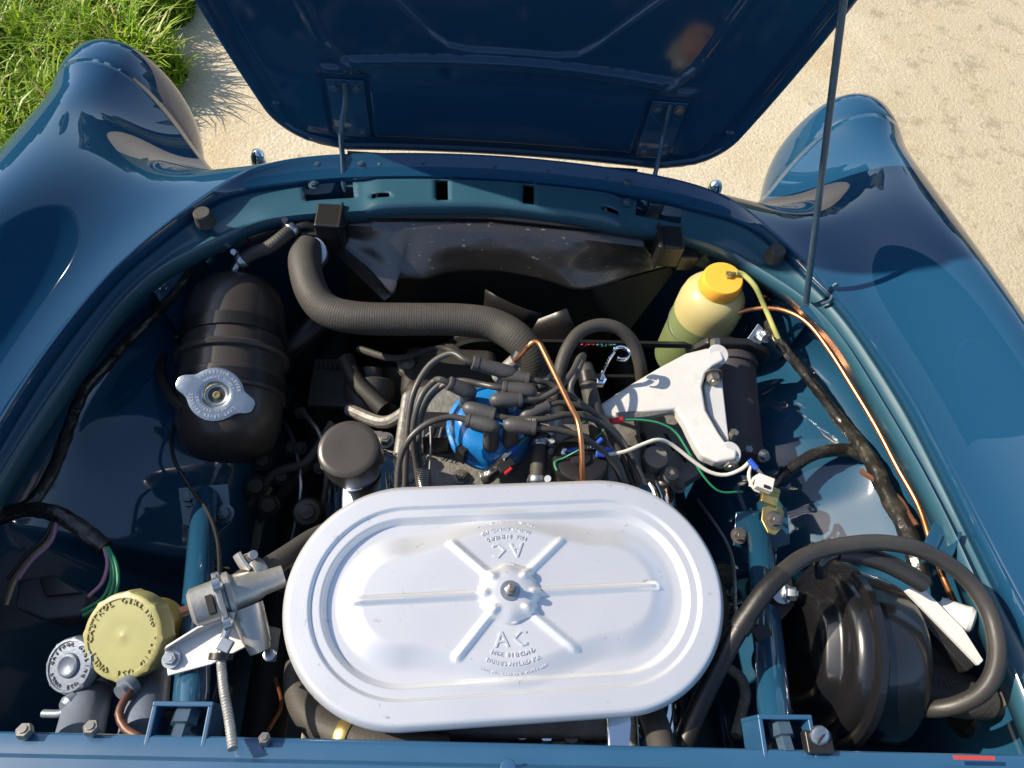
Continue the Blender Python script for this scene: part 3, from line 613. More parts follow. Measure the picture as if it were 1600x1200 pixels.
# small hose
h3 = thing('expansion_hose', 'short small braided hose joining radiator and expansion tank', 'hose', at(370, 412, .70))
q0, q1 = at(374, 410, .715), at(458, 357, .74)
sp = [q0, at(395, 396, .725), at(420, 386, .735), at(440, 372, .742), q1]
MB().tube(sp, .0105, 20, step=.0012, ribs=(.0042, .0003)).build('hose', 'rubber', h3)
clampband(q0.lerp(sp[1], .2), sp[1]-q0, .0112, h3, .010, sd=(-.7, .5, .4)); clampband(q1.lerp(sp[3], .15), q1-sp[3], .0112, h3, .010, sd=(-.7, .5, .4))
MB().tube([at(366, 432, .70), at(367, 420, .712), q0], .006, 12).build('spigot', 'zinc', h3)

# ------------------------------------------------------------------ expansion tank
tk = thing('expansion_tank', 'black cylindrical expansion tank with silver pressure cap', 'expansion tank', at(365, 600, .55))
A = at(371, 450, .665); B = at(356, 700, .635); d_ = (B-A); Lt = d_.length; d_.normalize(); r0 = .0755
def prof(Lt):
    P = [(-.012, .001), (-.011, r0*.3), (-.004, r0*.62), (.010, r0*.84), (.030, r0*.96), (.055, r0)]
    def band(t, w, h): return [(t, r0), (t+.0006, r0+h), (t+w-.0006, r0+h), (t+w, r0)]
    P += band(.085, .020, .0022) + [(.112, r0), (.116, r0+.001)] + [(.128, r0+.001), (.129, r0+.0070), (.134, r0+.0100), (.139, r0+.0070), (.141, r0+.001)]
    P += [(.168, r0+.001), (.170, r0+.0035), (.200, r0+.0035), (.202, r0)]
    P += [(Lt-.06, r0), (Lt-.03, r0*.97), (Lt-.005, r0*.86), (Lt+.008, r0*.66), (Lt+.013, r0*.35), (Lt+.012, .001)]
    return P
def dimple(a, t, r):
    k = sstep(Lt-.07, Lt-.02, t)*(1-sstep(Lt-.005, Lt+.012, t)); return 1-.05*k*math.exp(-((a-4.2)/.35)**2)+.03*k*math.exp(-((a-3.6)/.25)**2)
MB().lathe(prof(Lt), A, d_, 96, rfun=dimple).build('tank_body', 'tank', tk)
for t, w in ((.085, .020), (.176, .018)):
    MB().lathe([(t-.001, r0-.001), (t-.0005, r0+.0030+(.0012 if t > .1 else 0)), (t+w, r0+.0030+(.0012 if t > .1 else 0)), (t+w+.0005, r0-.001)], A, d_, 96).build('strap', 'black', tk)
MB().tube([at(288, 640, .69), at(265, 616, .68), at(250, 580, .66), at(262, 545, .62)], .0075, 14).build('overflow_tube', 'tank', tk)
cp = at(337, 616, .752); cn = Vector((.12, -.34, 1)).normalized(); cr = Vector((1, -.30, 0)); cr = (cr-cn*cr.dot(cn)).normalized(); cu_ = cn.cross(cr)
MB().lathe([(-.06, .02), (-.006, .021), (-.005, .026), (0, .026)], cp-cn*.006, cn, 32).build('filler_neck', 'tank', tk)
def capr(a): e = max(math.cos(a), 0)**16+max(-math.cos(a), 0)**16; e = e*e*(3-2*e); return .0370+.0165*e
rows = []
for z, k in ((-.009, .97), (-.009, 1.0), (-.001, 1.0), (.0008, .985), (.0016, .95), (.0018, .8), (.0018, .62), (.0018, .5), (.0, .43), (-.005, .36), (-.0065, .25), (-.0065, .10), (-.006, .001)):
    rows.append([cp+cr*math.cos(a)*capr(a)*k*(1 if k > .9 else 1)+cu_*math.sin(a)*capr(a)*k+cn*z if k > .9 else cp+(cr*math.cos(a)+cu_*math.sin(a))*(.0385*k+(capr(a)-.0385)*max(0, (k-.7)/.3))+cn*z for a in np.linspace(0, 2*PI, 97)[:-1]])
cap = MB().grid(rows, closeu=True).build('pressure_cap', 'capmetal', tk)
MB().lathe([(0, .0055), (.002, .005), (.0022, .003), (.001, .0025), (.001, .0001)], cp-cn*.0062, cn, 20).build('rivet', 'brass', cap)
b = MB(); b.arctext('DEPRESSOR LEVER', cp+cn*.0018, cr, cu_, .0285, .0062, 150, 28); b.arctext('REMOVE SLOWLY', cp+cn*.0018, cr, cu_, .0215, .0052, 145, 38)
b.arctext('LIFT LEVER RELEASE', cp+cn*.0018, cr, cu_, .0285, .0060, -20, -160); b.arctext('UNTIL PRESSURE', cp+cn*.0018, cr, cu_, .0215, .0050, -30, -150)
b.build('cap_lettering', 'silver', cap)

# ------------------------------------------------------------------ air cleaner
ac = thing('air_cleaner', 'silver oval air cleaner lid with raised ribs and centre nut', 'air cleaner', at(788, 945, .82))
ac0 = at(796, 926, .90); axx = (at(1128, 930, .90)-at(445, 966, .90)).normalized(); axy = Vector((-axx.y, axx.x, 0)); axx.z = 0; axx.normalize()
HL, RR = .103, .1195
def sdcap(x, y, ax, ay, bx, by, r):
    px, py, dx, dy = x-ax, y-ay, bx-ax, by-ay; h = min(1, max(0, (px*dx+py*dy)/(dx*dx+dy*dy))); return math.hypot(px-dx*h, py-dy*h)-r
ribsL = [(-.152, 0, -.025, 0), (.025, 0, .150, 0), (-.056, .054, -.016, .016), (.058, .052, .016, .016), (-.054, -.058, -.016, -.016), (.060, -.056, .016, -.016)]
def achite(x, y):
    e = RR-sdcap(x, y, -HL, 0, HL, 0, 0)           # distance in from the rim
    z = -.010*(1-sstep(-.001, .007, e)**.5)
    z += -.0030*sstep(.025, .028, e)-.0080*sstep(.036, .042, e)
    ax_ = abs(x)
    # raised lozenge
    q_ = max(0, 1-ax_/.105); hh = .046+.024*q_*q_*(3-2*q_)
    if ax_ > .105: hh = .046*math.sqrt(max(0, 1-((ax_-.105)/.047)**2))
    lo_ = abs(y)-hh if ax_ < .105 else math.hypot(ax_-.105, y)-.046
    z += .0085*(1-sstep(-.006, .022, lo_))
    for a in ribsL: z += .0042*(1-sstep(-.0012, .0040, sdcap(x, y, *a, .0016)))
    rh = math.hypot(x, y); an = math.atan2(y, x); rs = .0285*(1+.035*math.cos(8*an))
    z += .011*math.sqrt(max(0, 1-(rh/(rs+.001))**4))
    return z
def acp(x, y, dz=0): return ac0+axx*x+axy*y+Vector((0, 0, achite(x, y)+dz))
rows = []; NS = 420
per = []
for k in range(NS):
    s = k/NS*(4*HL+2*PI*RR)
    if s < 2*HL: per.append((HL-s, RR, 0, 1, HL-s, 0))
    elif s < 2*HL+PI*RR: a = PI/2+(s-2*HL)/RR; per.append((-HL+RR*math.cos(a), RR*math.sin(a), 0, 0, -HL, 0))
    elif s < 4*HL+PI*RR: q = s-2*HL-PI*RR; per.append((-HL+q, -RR, 0, 0, -HL+q, 0))
    else: a = -PI/2+(s-4*HL-PI*RR)/RR; per.append((HL+RR*math.cos(a), RR*math.sin(a), 0, 0, HL, 0))
fr = list(np.concatenate([np.linspace(0, .07, 8)[:-1], np.linspace(.07, 1, 104)]))
for f in fr:
    rows.append([acp(p[4]+(p[0]-p[4])*(1-f), (p[1])*(1-f)) for p in per])
low = [[ac0+axx*p[0]*k+axy*p[1]*k+Vector((0, 0, z)) for p in per] for z, k in ((-.035, .90), (-.016, .985), (-.0125, .998))]
MB().grid(low+rows, closeu=True).build('lid', 'silver', ac, smooth=60)
low = [[ac0+axx*(p[4]+(p[0]-p[4])*k)+axy*p[1]*k+Vector((0, 0, z)) for p in per] for z, k in ((-.085, .0), (-.085, .80), (-.075, .88), (-.03, .93))]
MB().grid(low, closeu=True).build('base_pan', 'black', ac)
top = acp(0, 0)
MB().lathe([(0, .0100), (.0012, .0100), (.0015, .0055)], top, (0, 0, 1), 32).build('washer', 'zinc', ac)
MB().lathe([(.0012, .0058), (.007, .0058), (.0076, .0048)], top, (0, 0, 1), 6).lathe([(.007, .0034), (.018, .0034), (.020, .0024)], top, (0, 0, 1), 16).build('nut', 'bolt', ac)
for sg in (-1, 1):
    b = MB(); X_, Y_ = axx*-sg, axy*-sg
    o_ = acp(0, sg*.0435); zz = max(acp(0, sg*.045).z, acp(0.01, sg*.05).z)
    b.text('AC', Vector((o_.x, o_.y, zz))-(Y_ if sg > 0 else axy)*.0075, X_ if sg > 0 else axx, Y_ if sg > 0 else axy, .0215, .0012, sp=1.12)
    for r_, tx, hw in ((.0605, 'MADE IN ENGLAND', 24), (.0685, 'PATENTS APPLIED FOR', 27), (.0765, 'USE AC ELEMENT A141126', 30)):
        cc = acp(0, 0); cc = Vector((cc.x, cc.y, acp(.012, -sg*.0)[2]*0+zz))
        base_ = ac0+Vector((0, 0, 0)); n = len(tx)
        if sg < 0:   # lower block: reads upright, arc smiles
            for i, ch in enumerate(tx):
                a = R(-90-hw*.80+(2*hw*.80)*i/(n-1)); x_, y_ = r_*1.0*math.cos(a), r_*math.sin(a); rv = -(axx*math.cos(a)+axy*math.sin(a)); b.text(ch, acp(x_, y_, .0004), rv.cross(Vector((0, 0, 1))), rv, .0058, .0007)
        else:
            for i, ch in enumerate(tx):
                a = R(90-hw*.80+(2*hw*.80)*i/(n-1)); x_, y_ = r_*math.cos(a), r_*math.sin(a); rv = -(axx*math.cos(a)+axy*math.sin(a)); b.text(ch, acp(x_, y_, .0004), rv.cross(Vector((0, 0, 1))), rv, .0058, .0007)
    b.build('embossed_lettering', 'silver', ac)

# ------------------------------------------------------------------ distributor and leads
ds = thing('distributor', 'bright blue distributor cap ringed with black lead boots', 'distributor', at(768, 690, .70))
dc = at(768, 668, .755); dn = Vector((0, -.10, 1)).normalized()
MB().lathe([(-.06, .042), (-.010, .050), (-.006, .060), (-.001, .0615), (.004, .060), (.006, .0575), (.014, .0565), (.026, .0525), (.033, .0470), (.0365, .040), (.038, .030), (.0385, .0)], dc, dn, 72, rfun=lambda a, t, r: 1+(.025*math.cos(8*a) if .004 < t < .034 else 0)).build('cap', 'blue', ds)
MB().lathe([(-.08, .038), (-.0105, .0535), (-.006, .0535)], dc, dn, 40).build('distributor_body', 'pit', ds)
for a in (-2.3, .55):
    u_ = Vector((math.cos(a), math.sin(a), 0)); w_ = Vector((-math.sin(a), math.cos(a), 0))
    b = MB(); b.box(dc+u_*.060+Vector((0, 0, .006)), (.006, .016, .030), (u_, w_, Vector((0, 0, 1)))); b.box(dc+u_*.052+Vector((0, 0, .022)), (.020, .013, .004), (u_, w_, Vector((0, 0, 1)))); b.build('spring_clip', 'black', ds, bevel=.001)
def lead(label, boot, turret, cable, zt=None):
    # boot: closed end, open end (px, z); turret foot
    A, B = at(*boot[0]), at(*boot[1]); t = thing('ignition_lead', label, 'ignition lead', A, 'grey ignition leads round the distributor')
    d = (B-A); Lb = d.length; d.normalize()
    MB().lathe([(-.0110, .001), (-.0100, .0042), (-.0068, .0074), (-.002, .0092), (.006, .0098), (.014, .0096), (Lb*.84, .0086), (Lb*.85, .0094), (Lb-.001, .0092), (Lb, .0065)], A, d, 24).build('boot', 'boot', t)
    if turret:
        F = dc+Vector((turret[0], turret[1], .024)); u_ = (A-F)
        MB().lathe([(0, .0108), (u_.length*.6, .0100), (u_.length, .0092)], F, u_, 24).build('boot_turret', 'boot', t)
    pts = [A+d*(Lb-.004), A+d*(Lb+.010)]+ats(cable)
    MB().tube(pts, .0041, 12, step=.004).build('cable', 'lead', t); return t
Z = .835
lead('uppermost lead, arching high over the left of the distributor', ((797, 583, Z), (738, 566, Z+.012)), (.008, .042), [(705, 552, Z+.01), (672, 570, Z), (647, 612, Z-.01), (637, 665, Z-.03), (634, 720, Z-.05), (632, 775, Z-.07)])
lead('second arching lead from the tilted left boot', ((732, 612, Z), (700, 598, Z+.012)), (-.034, .018), [(678, 596, Z+.006), (658, 620, Z), (646, 665, Z-.02), (648, 715, Z-.05), (656, 765, Z-.07)])
lead('lead passing behind the tilted boot towards the engine valley', ((826, 611, Z+.004), (784, 606, Z+.006)), (.042, .02), [(750, 600, Z), (718, 595, Z-.004), (690, 604, Z-.02), (665, 632, Z-.03), (654, 680, Z-.04), (655, 720, Z-.06), (660, 765, Z-.08)])
lead('lowest left lead curving down beside the oil cap', ((768, 666, Z), (728, 656, Z)), (-.002, -.040), [(700, 652, Z), (668, 662, Z), (640, 686, Z-.01), (624, 722, Z-.03), (620, 775, Z-.05)])
lead('rear lead running right under the copper pipe', ((789, 586, Z-.003), (828, 593, Z-.003)), (.022, .034), [(862, 602, Z-.01), (900, 625, Z-.015), (945, 660, Z-.03), (975, 700, Z-.05), (998, 755, Z-.075)])
lead('lead looping up to a tight bend beside the heater pipe', ((778, 625, Z+.006), (816, 625, Z+.004)), (.012, .006), [(845, 622, Z), (872, 607, Z+.004), (893, 583, Z+.004), (905, 560, Z), (912, 556, Z-.01), (905, 575, Z-.02), (892, 612, Z-.03), (925, 650, Z-.045), (965, 700, Z-.06), (990, 760, Z-.08)])
lead('lead from the lower middle boot with faint white print', ((736, 639, Z+.004), (774, 649, Z+.004)), (-.020, -.012), [(805, 655, Z), (850, 655, Z), (895, 648, Z-.01), (940, 662, Z-.025), (975, 700, Z-.05), (1002, 757, Z-.07)])
lead('lead from the rightmost boot arching towards the coil side', ((824, 648, Z-.01), (858, 634, Z-.008)), (.045, -.014), [(885, 630, Z-.01), (920, 640, Z-.02), (955, 668, Z-.04), (984, 708, Z-.05), (1008, 756, Z-.07)])
lead('lowest right lead sweeping down past the coil', ((799, 664, Z), (838, 669, Z)), (.024, -.036), [(872, 672, Z-.003), (908, 682, Z-.01), (940, 704, Z-.03), (962, 730, Z-.05), (975, 765, Z-.07)])
b = MB(); tl = at(818, 656, Z+.0043); b.text('IGNITION CABLES', at(812, 658.5, Z+.0040), at(840, 658.5, Z)-at(812, 658.5, Z), (0, 1, .3), .0048, .0003)
tag(b.build('cable_print', 'print'), 'small white printed words on the middle ignition lead', 'printed text')
box = thing('black_terminal_box', 'small black bracket box left of the blue distributor cap', 'bracket box', at(680, 690, .70))
MB().box(at(682, 676, .728), (.036, .040, .05)).build('box', 'black', box, bevel=.002); MB().tube(ats([(665, 682, .756), (672, 676, .757), (674, 664, .758), (680, 664, .758)]), .0012, 6, smooth=False).tube(ats([(686, 684, .756), (690, 668, .756), (692, 668, .756)]), .0012, 6, smooth=False).build('wire_clip', 'zinc', box)
spg = thing('throttle_spring', 'coiled steel spring at the edge of the air cleaner', 'spring', at(662, 745, .76))
P_ = [at(661, 736, .78).lerp(at(662, 775, .755), k/150)+Vector((math.cos(k*.55), 0, math.sin(k*.55)))*.009 for k in range(150)]
MB().tube(P_, .0011, 6, smooth=False).build('coil', 'bolt', spg); MB().tube(ats([(672, 660, .77), (673, 700, .775), (671, 736, .78)]), .0014, 8).build('rod', 'bolt', spg)
# vacuum capsule / plug under the distributor
vp = thing('wiring_plug', 'black plug with silver spade connector below the distributor', 'connector', at(778, 735, .74))
MB().tube(ats([(752, 750, .765), (772, 738, .77), (790, 722, .775)]), .009, 10, lump=.004).build('plug_body', 'tape', vp)
MB().box(at(790, 728, .785), (.022, .012, .010), (Vector((.8, .6, 0)), Vector((-.6, .8, 0)), Vector((0, 0, 1)))).build('plug_shell', 'black', vp, bevel=.001)
MB().tube(ats([(786, 716, .79), (797, 706, .79)]), .0035, 8).build('spade', 'zinc', vp); MB().tube(ats([(797, 706, .79), (808, 697, .79)]), .0042, 8).build('blue_sleeve', 'wire_blue', vp)
MB().tube(ats([(808, 697, .79), (820, 685, .785), (830, 676, .77)]), .0018, 8).build('wire', 'wire_green', vp); MB().tube(ats([(789, 740, .79), (799, 732, .79)]), .0025, 8).build('red_wire', 'wire_red', vp)
# manifold vacuum pipe
cpipe = thing('fuel_pipe', 'thin bare copper pipe bent over the distributor', 'copper pipe', at(910, 745, .80))
MB().tube(ats([(806, 562, .80), (815, 554, .82), (826, 541, .85), (834, 534, .855), (842, 536, .856), (850, 550, .855), (872, 595, .85), (890, 632, .845), (902, 656, .84), (908, 690, .835), (910, 730, .82), (911, 765, .80)]), .0035, 12, step=.003).build('pipe', 'copper', cpipe)
MB().lathe([(0, .006), (.012, .006)], at(806, 563, .798), (.4, .7, .6), 6).build('union', 'zinc', cpipe)
MB().tube(ats([(778, 592, .77), (790, 578, .785), (806, 563, .80)]), .0105, 12).build('adaptor', 'oldalu', cpipe)
# heater hose loop
hh = thing('heater_hose', 'black hose looping in a high arch behind the distributor', 'hose', at(870, 600, .75))
MB().tube(ats([(866, 622, .75), (872, 590, .765), (884, 550, .78), (905, 520, .785), (935, 508, .785), (965, 513, .78), (988, 535, .765), (1000, 570, .74), (1004, 610, .70)]), .0095, 20).build('hose', 'rubber', hh)
dp = thing('heater_pipe', 'dark metal pipe with a black joint beside the generator bracket', 'pipe', at(930, 700, .72))
MB().tube(ats([(914, 574, .775), (921, 610, .775), (930, 650, .77), (936, 700, .76), (938, 760, .74)]), .0115, 18).build('pipe', 'rubber', dp)
MB().lathe([(-.008, .0125), (.008, .0125)], at(918, 592, .776), at(921, 610, .775)-at(914, 574, .775), 24).build('collar', 'black', dp)
MB().lathe([(-.002, .013), (.001, .010), (.008, .008), (.009, .001)], at(914, 574, .775), (0, 1, .6), 20).build('end_cap', 'black', dp)
ring = thing('lifting_ring', 'chrome hooked ring on a nut beside the heater pipe', 'ring', at(935, 595, .77))
MB().lathe([(-.004, .009), (.006, .009), (.008, .006), (.012, .006)], at(937, 595, .775), (0, 0, 1), 6).build('nut', 'chrome', ring)
MB().tube(ats([(938, 592, .785), (945, 575, .80), (953, 560, .815), (960, 550, .82)]), .0042, 10, flat=.5).build('stem', 'chrome', ring)
a0 = at(970, 553, .82); rows = []
for k in range(31):
    a = R(150-k*9.0); c_ = a0+Vector((math.cos(a)*.0125, math.sin(a)*.011, 0)); rows.append([c_+Vector((0, 0, z)) for z in (-.006, .006)])
MB().grid(rows).build('band', 'chrome', ring, solid=.0022, smooth=60)
# short hose and coil
sh = thing('bypass_hose', 'short vertical black hose with two clamps right of the distributor', 'hose', at(838, 750, .74))
q0, q1 = at(845, 692, .775), at(838, 758, .765); MB().tube([at(848, 672, .765), q0, at(842, 720, .775), q1], .0105, 18, step=.0015, ribs=(.004, .0002)).build('hose', 'rubber', sh)
clampband(q0, q1-q0, .0112, sh, .010, sd=(1, 0, .3)); clampband(q1.lerp(q0, .12), q1-q0, .0112, sh, .010, sd=(1, 0, .3))
MB().tube(ats([(855, 640, .765), (862, 660, .77), (850, 680, .77)]), .014, 14).build('white_fitting', 'white', sh)
MB().box(at(852, 652, .757), (.03, .035, .03)).build('fitting_body', 'oldalu', sh, bevel=.004); MB().bolt(at(862, 705, .76), (0, -.4, 1), .007, .012).build('bolt', 'bolt', sh)
coil = thing('ignition_coil', 'black ignition coil with chrome terminals beside the bypass hose', 'coil', at(905, 750, .70))
c0 = at(907, 716, .795); MB().lathe([(-.09, .030), (-.018, .031), (-.016, .0345), (-.004, .0355), (0, .034), (.0015, .030), (.0015, .014), (.006, .012), (.008, .0)], c0, (0, .12, 1), 48).build('can', 'black', coil)
for dx, dy in ((-.022, .006), (.014, .015), (.022, .008)):
    MB().lathe([(0, .0052), (.006, .0052)], c0+Vector((dx, dy, .001)), (0, 0, 1), 6).lathe([(.006, .0028), (.014, .0028)], c0+Vector((dx, dy, .001)), (0, 0, 1), 10).build('terminal', 'chrome', coil)
    MB().lathe([(0, .0032), (.014, .0030)], c0+Vector((dx+(.004 if dx > 0 else .004), dy, .005)), (1 if dx > .02 or dx < 0 else .3, .3, .1), 12).build('blue_sleeve', 'wire_blue', coil)
b = MB()
for r_, tx, y_ in ((.0325, 'USE WITH POSITIVE EARTH', -.028), (.0325, 'WIRE OR EXT. RESISTOR', -.040)):
    n = len(tx)
    for i, ch in enumerate(tx):
        a = R(-90-44+88*i/(n-1)); rv = Vector((math.cos(a), math.sin(a), 0)); b.text(ch, c0+rv*.0312+Vector((0, y_*.12, y_)), Vector((-math.sin(a), math.cos(a), 0)), (0, 0, 1), .0060, .0006)
b.build('coil_print', 'print', coil)
MB().tube(ats([(870, 735, .80), (866, 722, .80), (880, 716, .80), (910, 700, .81), (925, 690, .805)]), .0013, 6).build('wire', 'wire_green', coil)

# ------------------------------------------------------------------ generator + bracket
gen = thing('generator', 'dark grey cylindrical generator under the white bracket', 'generator', at(1150, 640, .55))
A = at(1132, 568, .69); B = at(1144, 722, .675); d_ = (B-A).normalized(); Lg = (B-A).length
MB().lathe([(-.006, .030), (-.004, .048), (.006, .050), (.012, .0495), (.013, .0455), (Lg-.02, .0455), (Lg-.018, .047), (Lg, .047), (Lg+.006, .030), (Lg+.008, .0)], A, d_, 56).build('casing', 'gen', gen)
MB().prism([A+Vector((x, .012, z)) for x, z in ((-.062, .035), (-.045, .058), (.02, .058), (.062, .032), (.062, -.03), (-.05, -.04))], (0, -.014, 0)).build('front_end_plate', 'black', gen, bevel=.004)
MB().lathe([(-.03, .012), (-.012, .012)], A, d_, 20).build('shaft', 'bolt', gen)
MB().lathe([(-.036, .024), (-.032, .028), (-.027, .020), (-.022, .028), (-.018, .026)], A, d_, 40).build('pulley', 'black', gen)
b = MB()
b.bolt(at(1190, 528, .735), (.3, .3, 1), .008, .012); b.build('adjuster_bolt', 'zinc', gen)
MB().prism([at(1160, 540, .73), at(1185, 505, .75), at(1200, 520, .74), at(1180, 550, .72)], (0, 0, -.004)).build('adjuster_strap', 'zinc', gen, bevel=.001)
for u, v in ((1165, 700), (1192, 712)): MB().bolt(at(u, v, .715), (.2, -.6, .8), .0065, .010).build('terminal', 'zinc', gen)
brk = thing('generator_bracket', 'white cast alloy bracket reaching over the generator', 'bracket', at(1000, 640, .72))
out = [(936, 632), (985, 600), (1036, 570), (1072, 551), (1104, 543), (1128, 546), (1133, 562), (1115, 572), (1103, 584), (1098, 604), (1104, 640), (1124, 675), (1140, 697), (1153, 702), (1152, 716), (1122, 722), (1098, 712), (1084, 690), (1070, 660), (1056, 639), (1010, 644), (962, 652), (944, 650)]
MB().prism([at(u, v, .775+.00010*(u-1040)) for u, v in out], (0, 0, -.020)).build('arm', 'alu', brk, bevel=.0045, seg=3)
MB().prism([at(u, v, .768) for u, v in ((1108, 578), (1129, 590), (1141, 694), (1126, 678), (1106, 640), (1100, 604))], (0, 0, -.04)).build('web', 'alu', brk, bevel=.003)
for k, (u, v, z) in enumerate(((1120, 556, .775), (1138, 709, .775))):
    MB().lathe([(-.03, .0155), (.0055, .0155), (.007, .014)], at(u, v, z), (0, -.25, 1), 32).build('boss', 'alu', brk)
MB().bolt(at(1116, 569, .786)+Vector((0, -.012, -.012)), (0, -1, .2), .0105, .012).build('bolt', 'bolt', brk)
MB().lathe([(0, .008), (.014, .008), (.016, .006)], at(1118, 546, .775), (0, 1, .5), 6).build('stud', 'bolt', brk)
MB().bolt(at(1139, 718, .770), (0, -1, .25), .0105, .013).build('bolt', 'bolt', brk); MB().lathe([(0, .0065), (.02, .0065)], at(1141, 690, .755), (0, .3, 1), 6).build('stud', 'bolt', brk)
MB().tube(ats([(962, 652, .765), (1010, 648, .765), (1055, 642, .765), (1075, 670, .76), (1092, 708, .76)]), .007, 8).build('lower_flange', 'oldalu', brk)
hs_ = thing('alternator_casing', 'dull alloy housing with slots below the white bracket', 'housing', at(1040, 700, .60))
MB().lathe([(-.05, .05), (-.01, .062), (.0, .062), (.012, .055), (.02, .03), (.021, 0)], at(1045, 700, .66), (-.1, -.3, 1), 48, rfun=lambda a, t, r: 1+(.02 if (int(a*12/PI) % 2) else 0)).build('housing', 'oldalu', hs_)
for k in range(5): MB().box(at(1010+k*18, 690+6*(k % 2)*3, .682), (.005, .030, .004), (Vector((.9, .4, 0)), Vector((-.4, .9, 0)), Vector((0, 0, 1)))).build('slot', 'matt', hs_)
MB().lathe([(0, .017), (.05, .017)], at(1012, 735, .66), (0, 0, 1), 20).lathe([(0, .010), (.05, .010)], at(1035, 760, .66), (0, 0, 1), 20).build('dark_boss', 'oldalu', hs_)
belt = thing('fan_belt', 'toothed black fan belt with faded red and blue print', 'belt', at(1000, 540, .6))
A, B = at(846, 535, .625), at(1128, 540, .64); d_ = (B-A).normalized(); up_ = Vector((0, .12, 1)).normalized(); fw = d_.cross(up_)
MB().box((A+B)/2, ((B-A).length, .006, .0105), (d_, fw, up_)).build('band', 'rubber_new', belt)
for k in range(0): MB().box(A+d_*(.012+k*.0104)-fw*.0032*(1 if fw.y > 0 else -1), (.0022, .0022, .0100), (d_, fw, up_)).build('cog', 'rubber_new', belt)
MB().tube(ats([(800, 640, .50), (900, 592, .5), (1100, 590, .52)]), .004, 8).build('lower_run', 'rubber_new', belt)
nf = -fw if fw.y > 0 else fw
b = MB(); o_ = A+d_*.105+nf*.0045-up_*-.001; b.text('DAYCO', A+d_*.108+nf*.0045+up_*.0035, -d_, -up_, .009, .0004); b.build('belt_print', 'printblue', belt)
b = MB(); b.text('AUTO V-BELT', A+d_*.062+nf*.0045+up_*.0033, -d_, -up_, .008, .0004); b.build('belt_print_red', 'printred', belt)

# ------------------------------------------------------------------ washer bottle
wb = thing('washer_bottle', 'round yellowed washer bottle with orange screw cap', 'washer bottle', at(1105, 510, .55))
bc = at(1112, 470, .70); ba = Vector((0, .02, 1)).normalized()
MB().lathe([(-.07, .0535), (-.03, .054), (-.004, .0538), (.014, .051), (.026, .044), (.033, .036), (.036, .028), (.05, .027)], bc, ba, 64).build('upper_shell', 'bottle', wb)
MB().lathe([(-.17, .05), (-.165, .053), (-.03, .0541)], bc-ba*.0005, ba, 64).build('fluid_level', 'fluid', wb)
ct = bc+ba*.044; MB().lathe([(-.010, .0325), (-.008, .0335), (.014, .0315), (.017, .0295), (.0178, .02), (.0175, .0)], ct, (-.05, -.05, 1), 120, rfun=lambda a, t, r: 1+(.012*math.cos(60*a) if -.009 < t < .0145 else 0)).build('cap', 'orange', wb)
q = ct+Vector((.006, .002, .018)); MB().lathe([(0, .006), (.006, .006), (.007, .004)], q, (0, 0, 1), 6).tube([q+Vector((0, 0, .005)), q+Vector((.012, .002, .006))], .003, 8).build('outlet', 'brass', wb)
MB().lathe([(-.002, .0550), (.002, .0550)], bc-Vector((0, 0, .062)), (-.12, -.05, 1), 64).build('retaining_band', 'zinc', wb)
MB().tube([q+Vector((.010, .002, .006))]+ats([(1160, 428, .765), (1180, 448, .76), (1196, 482, .735), (1210, 515, .722), (1218, 532, .712)]), .0042, 12).build('tube', 'yellow_tube', wb)

# ------------------------------------------------------------------ right-hand loom, pipes
rl = thing('right_wiring_loom', 'tape wrapped wiring loom along the right inner wing', 'wiring loom', at(1300, 640, .68))
MB().tube(ats([(1192, 430, .70), (1196, 470, .70), (1200, 505, .705), (1216, 535, .71), (1250, 575, .71), (1285, 620, .705), (1315, 660, .70), (1340, 690, .715), (1362, 722, .725), (1385, 770, .735), (1412, 820, .75), (1430, 868, .76), (1442, 915, .76)]), lambda t: .0075+.004*sstep(.35, .75, t), 16, lump=.0025).build('main_run', 'tape', rl)
MB().tube(ats([(1352, 712, .70), (1320, 703, .70), (1285, 706, .70), (1250, 722, .69), (1222, 745, .68), (1205, 765, .67)]), lambda t: .0105-.003*t, 16, lump=.002).build('branch', 'tape', rl)
for i, (n, off) in enumerate((('wire_brown', 0), ('wire_white', 3), ('wire_black', -3))):
    MB().tube(ats([(1215, 745+off, .68), (1195, 752+off, .68), (1178, 748+off*2, .69)]), .0016, 8).build('loose_wire', n, rl)
MB().tube(ats([(1345, 735, .725), (1398, 775, .74), (1432, 822, .76)]), .004, 8, lump=.002).build('under_wire', 'wire_brown', rl)
fp = thing('brake_pipe', 'long copper brake pipe along the right inner wing', 'copper pipe', at(1400, 700, .70))
MB().tube(ats([(1130, 505, .70), (1150, 490, .715), (1185, 482, .73), (1225, 485, .745), (1262, 505, .757), (1296, 548, .765), (1332, 605, .77), (1368, 665, .775), (1402, 730, .78), (1435, 790, .785), (1455, 850, .79), (1475, 905, .79), (1496, 950, .785)]), .0038, 12).build('pipe', 'copper', fp)
bw_ = thing('black_pipe', 'thin black pipe running beside the copper brake pipe', 'pipe', at(1440, 720, .71))
MB().tube(ats([(1275, 508, .765), (1328, 575, .77), (1384, 665, .777), (1430, 735, .782), (1453, 795, .787), (1472, 860, .79)]), .0030, 10).build('pipe', 'rubber_new', bw_)
sw = thing('front_right_wires', 'loose red and black lamp wires in the right front corner', 'wires', at(1180, 440, .65))
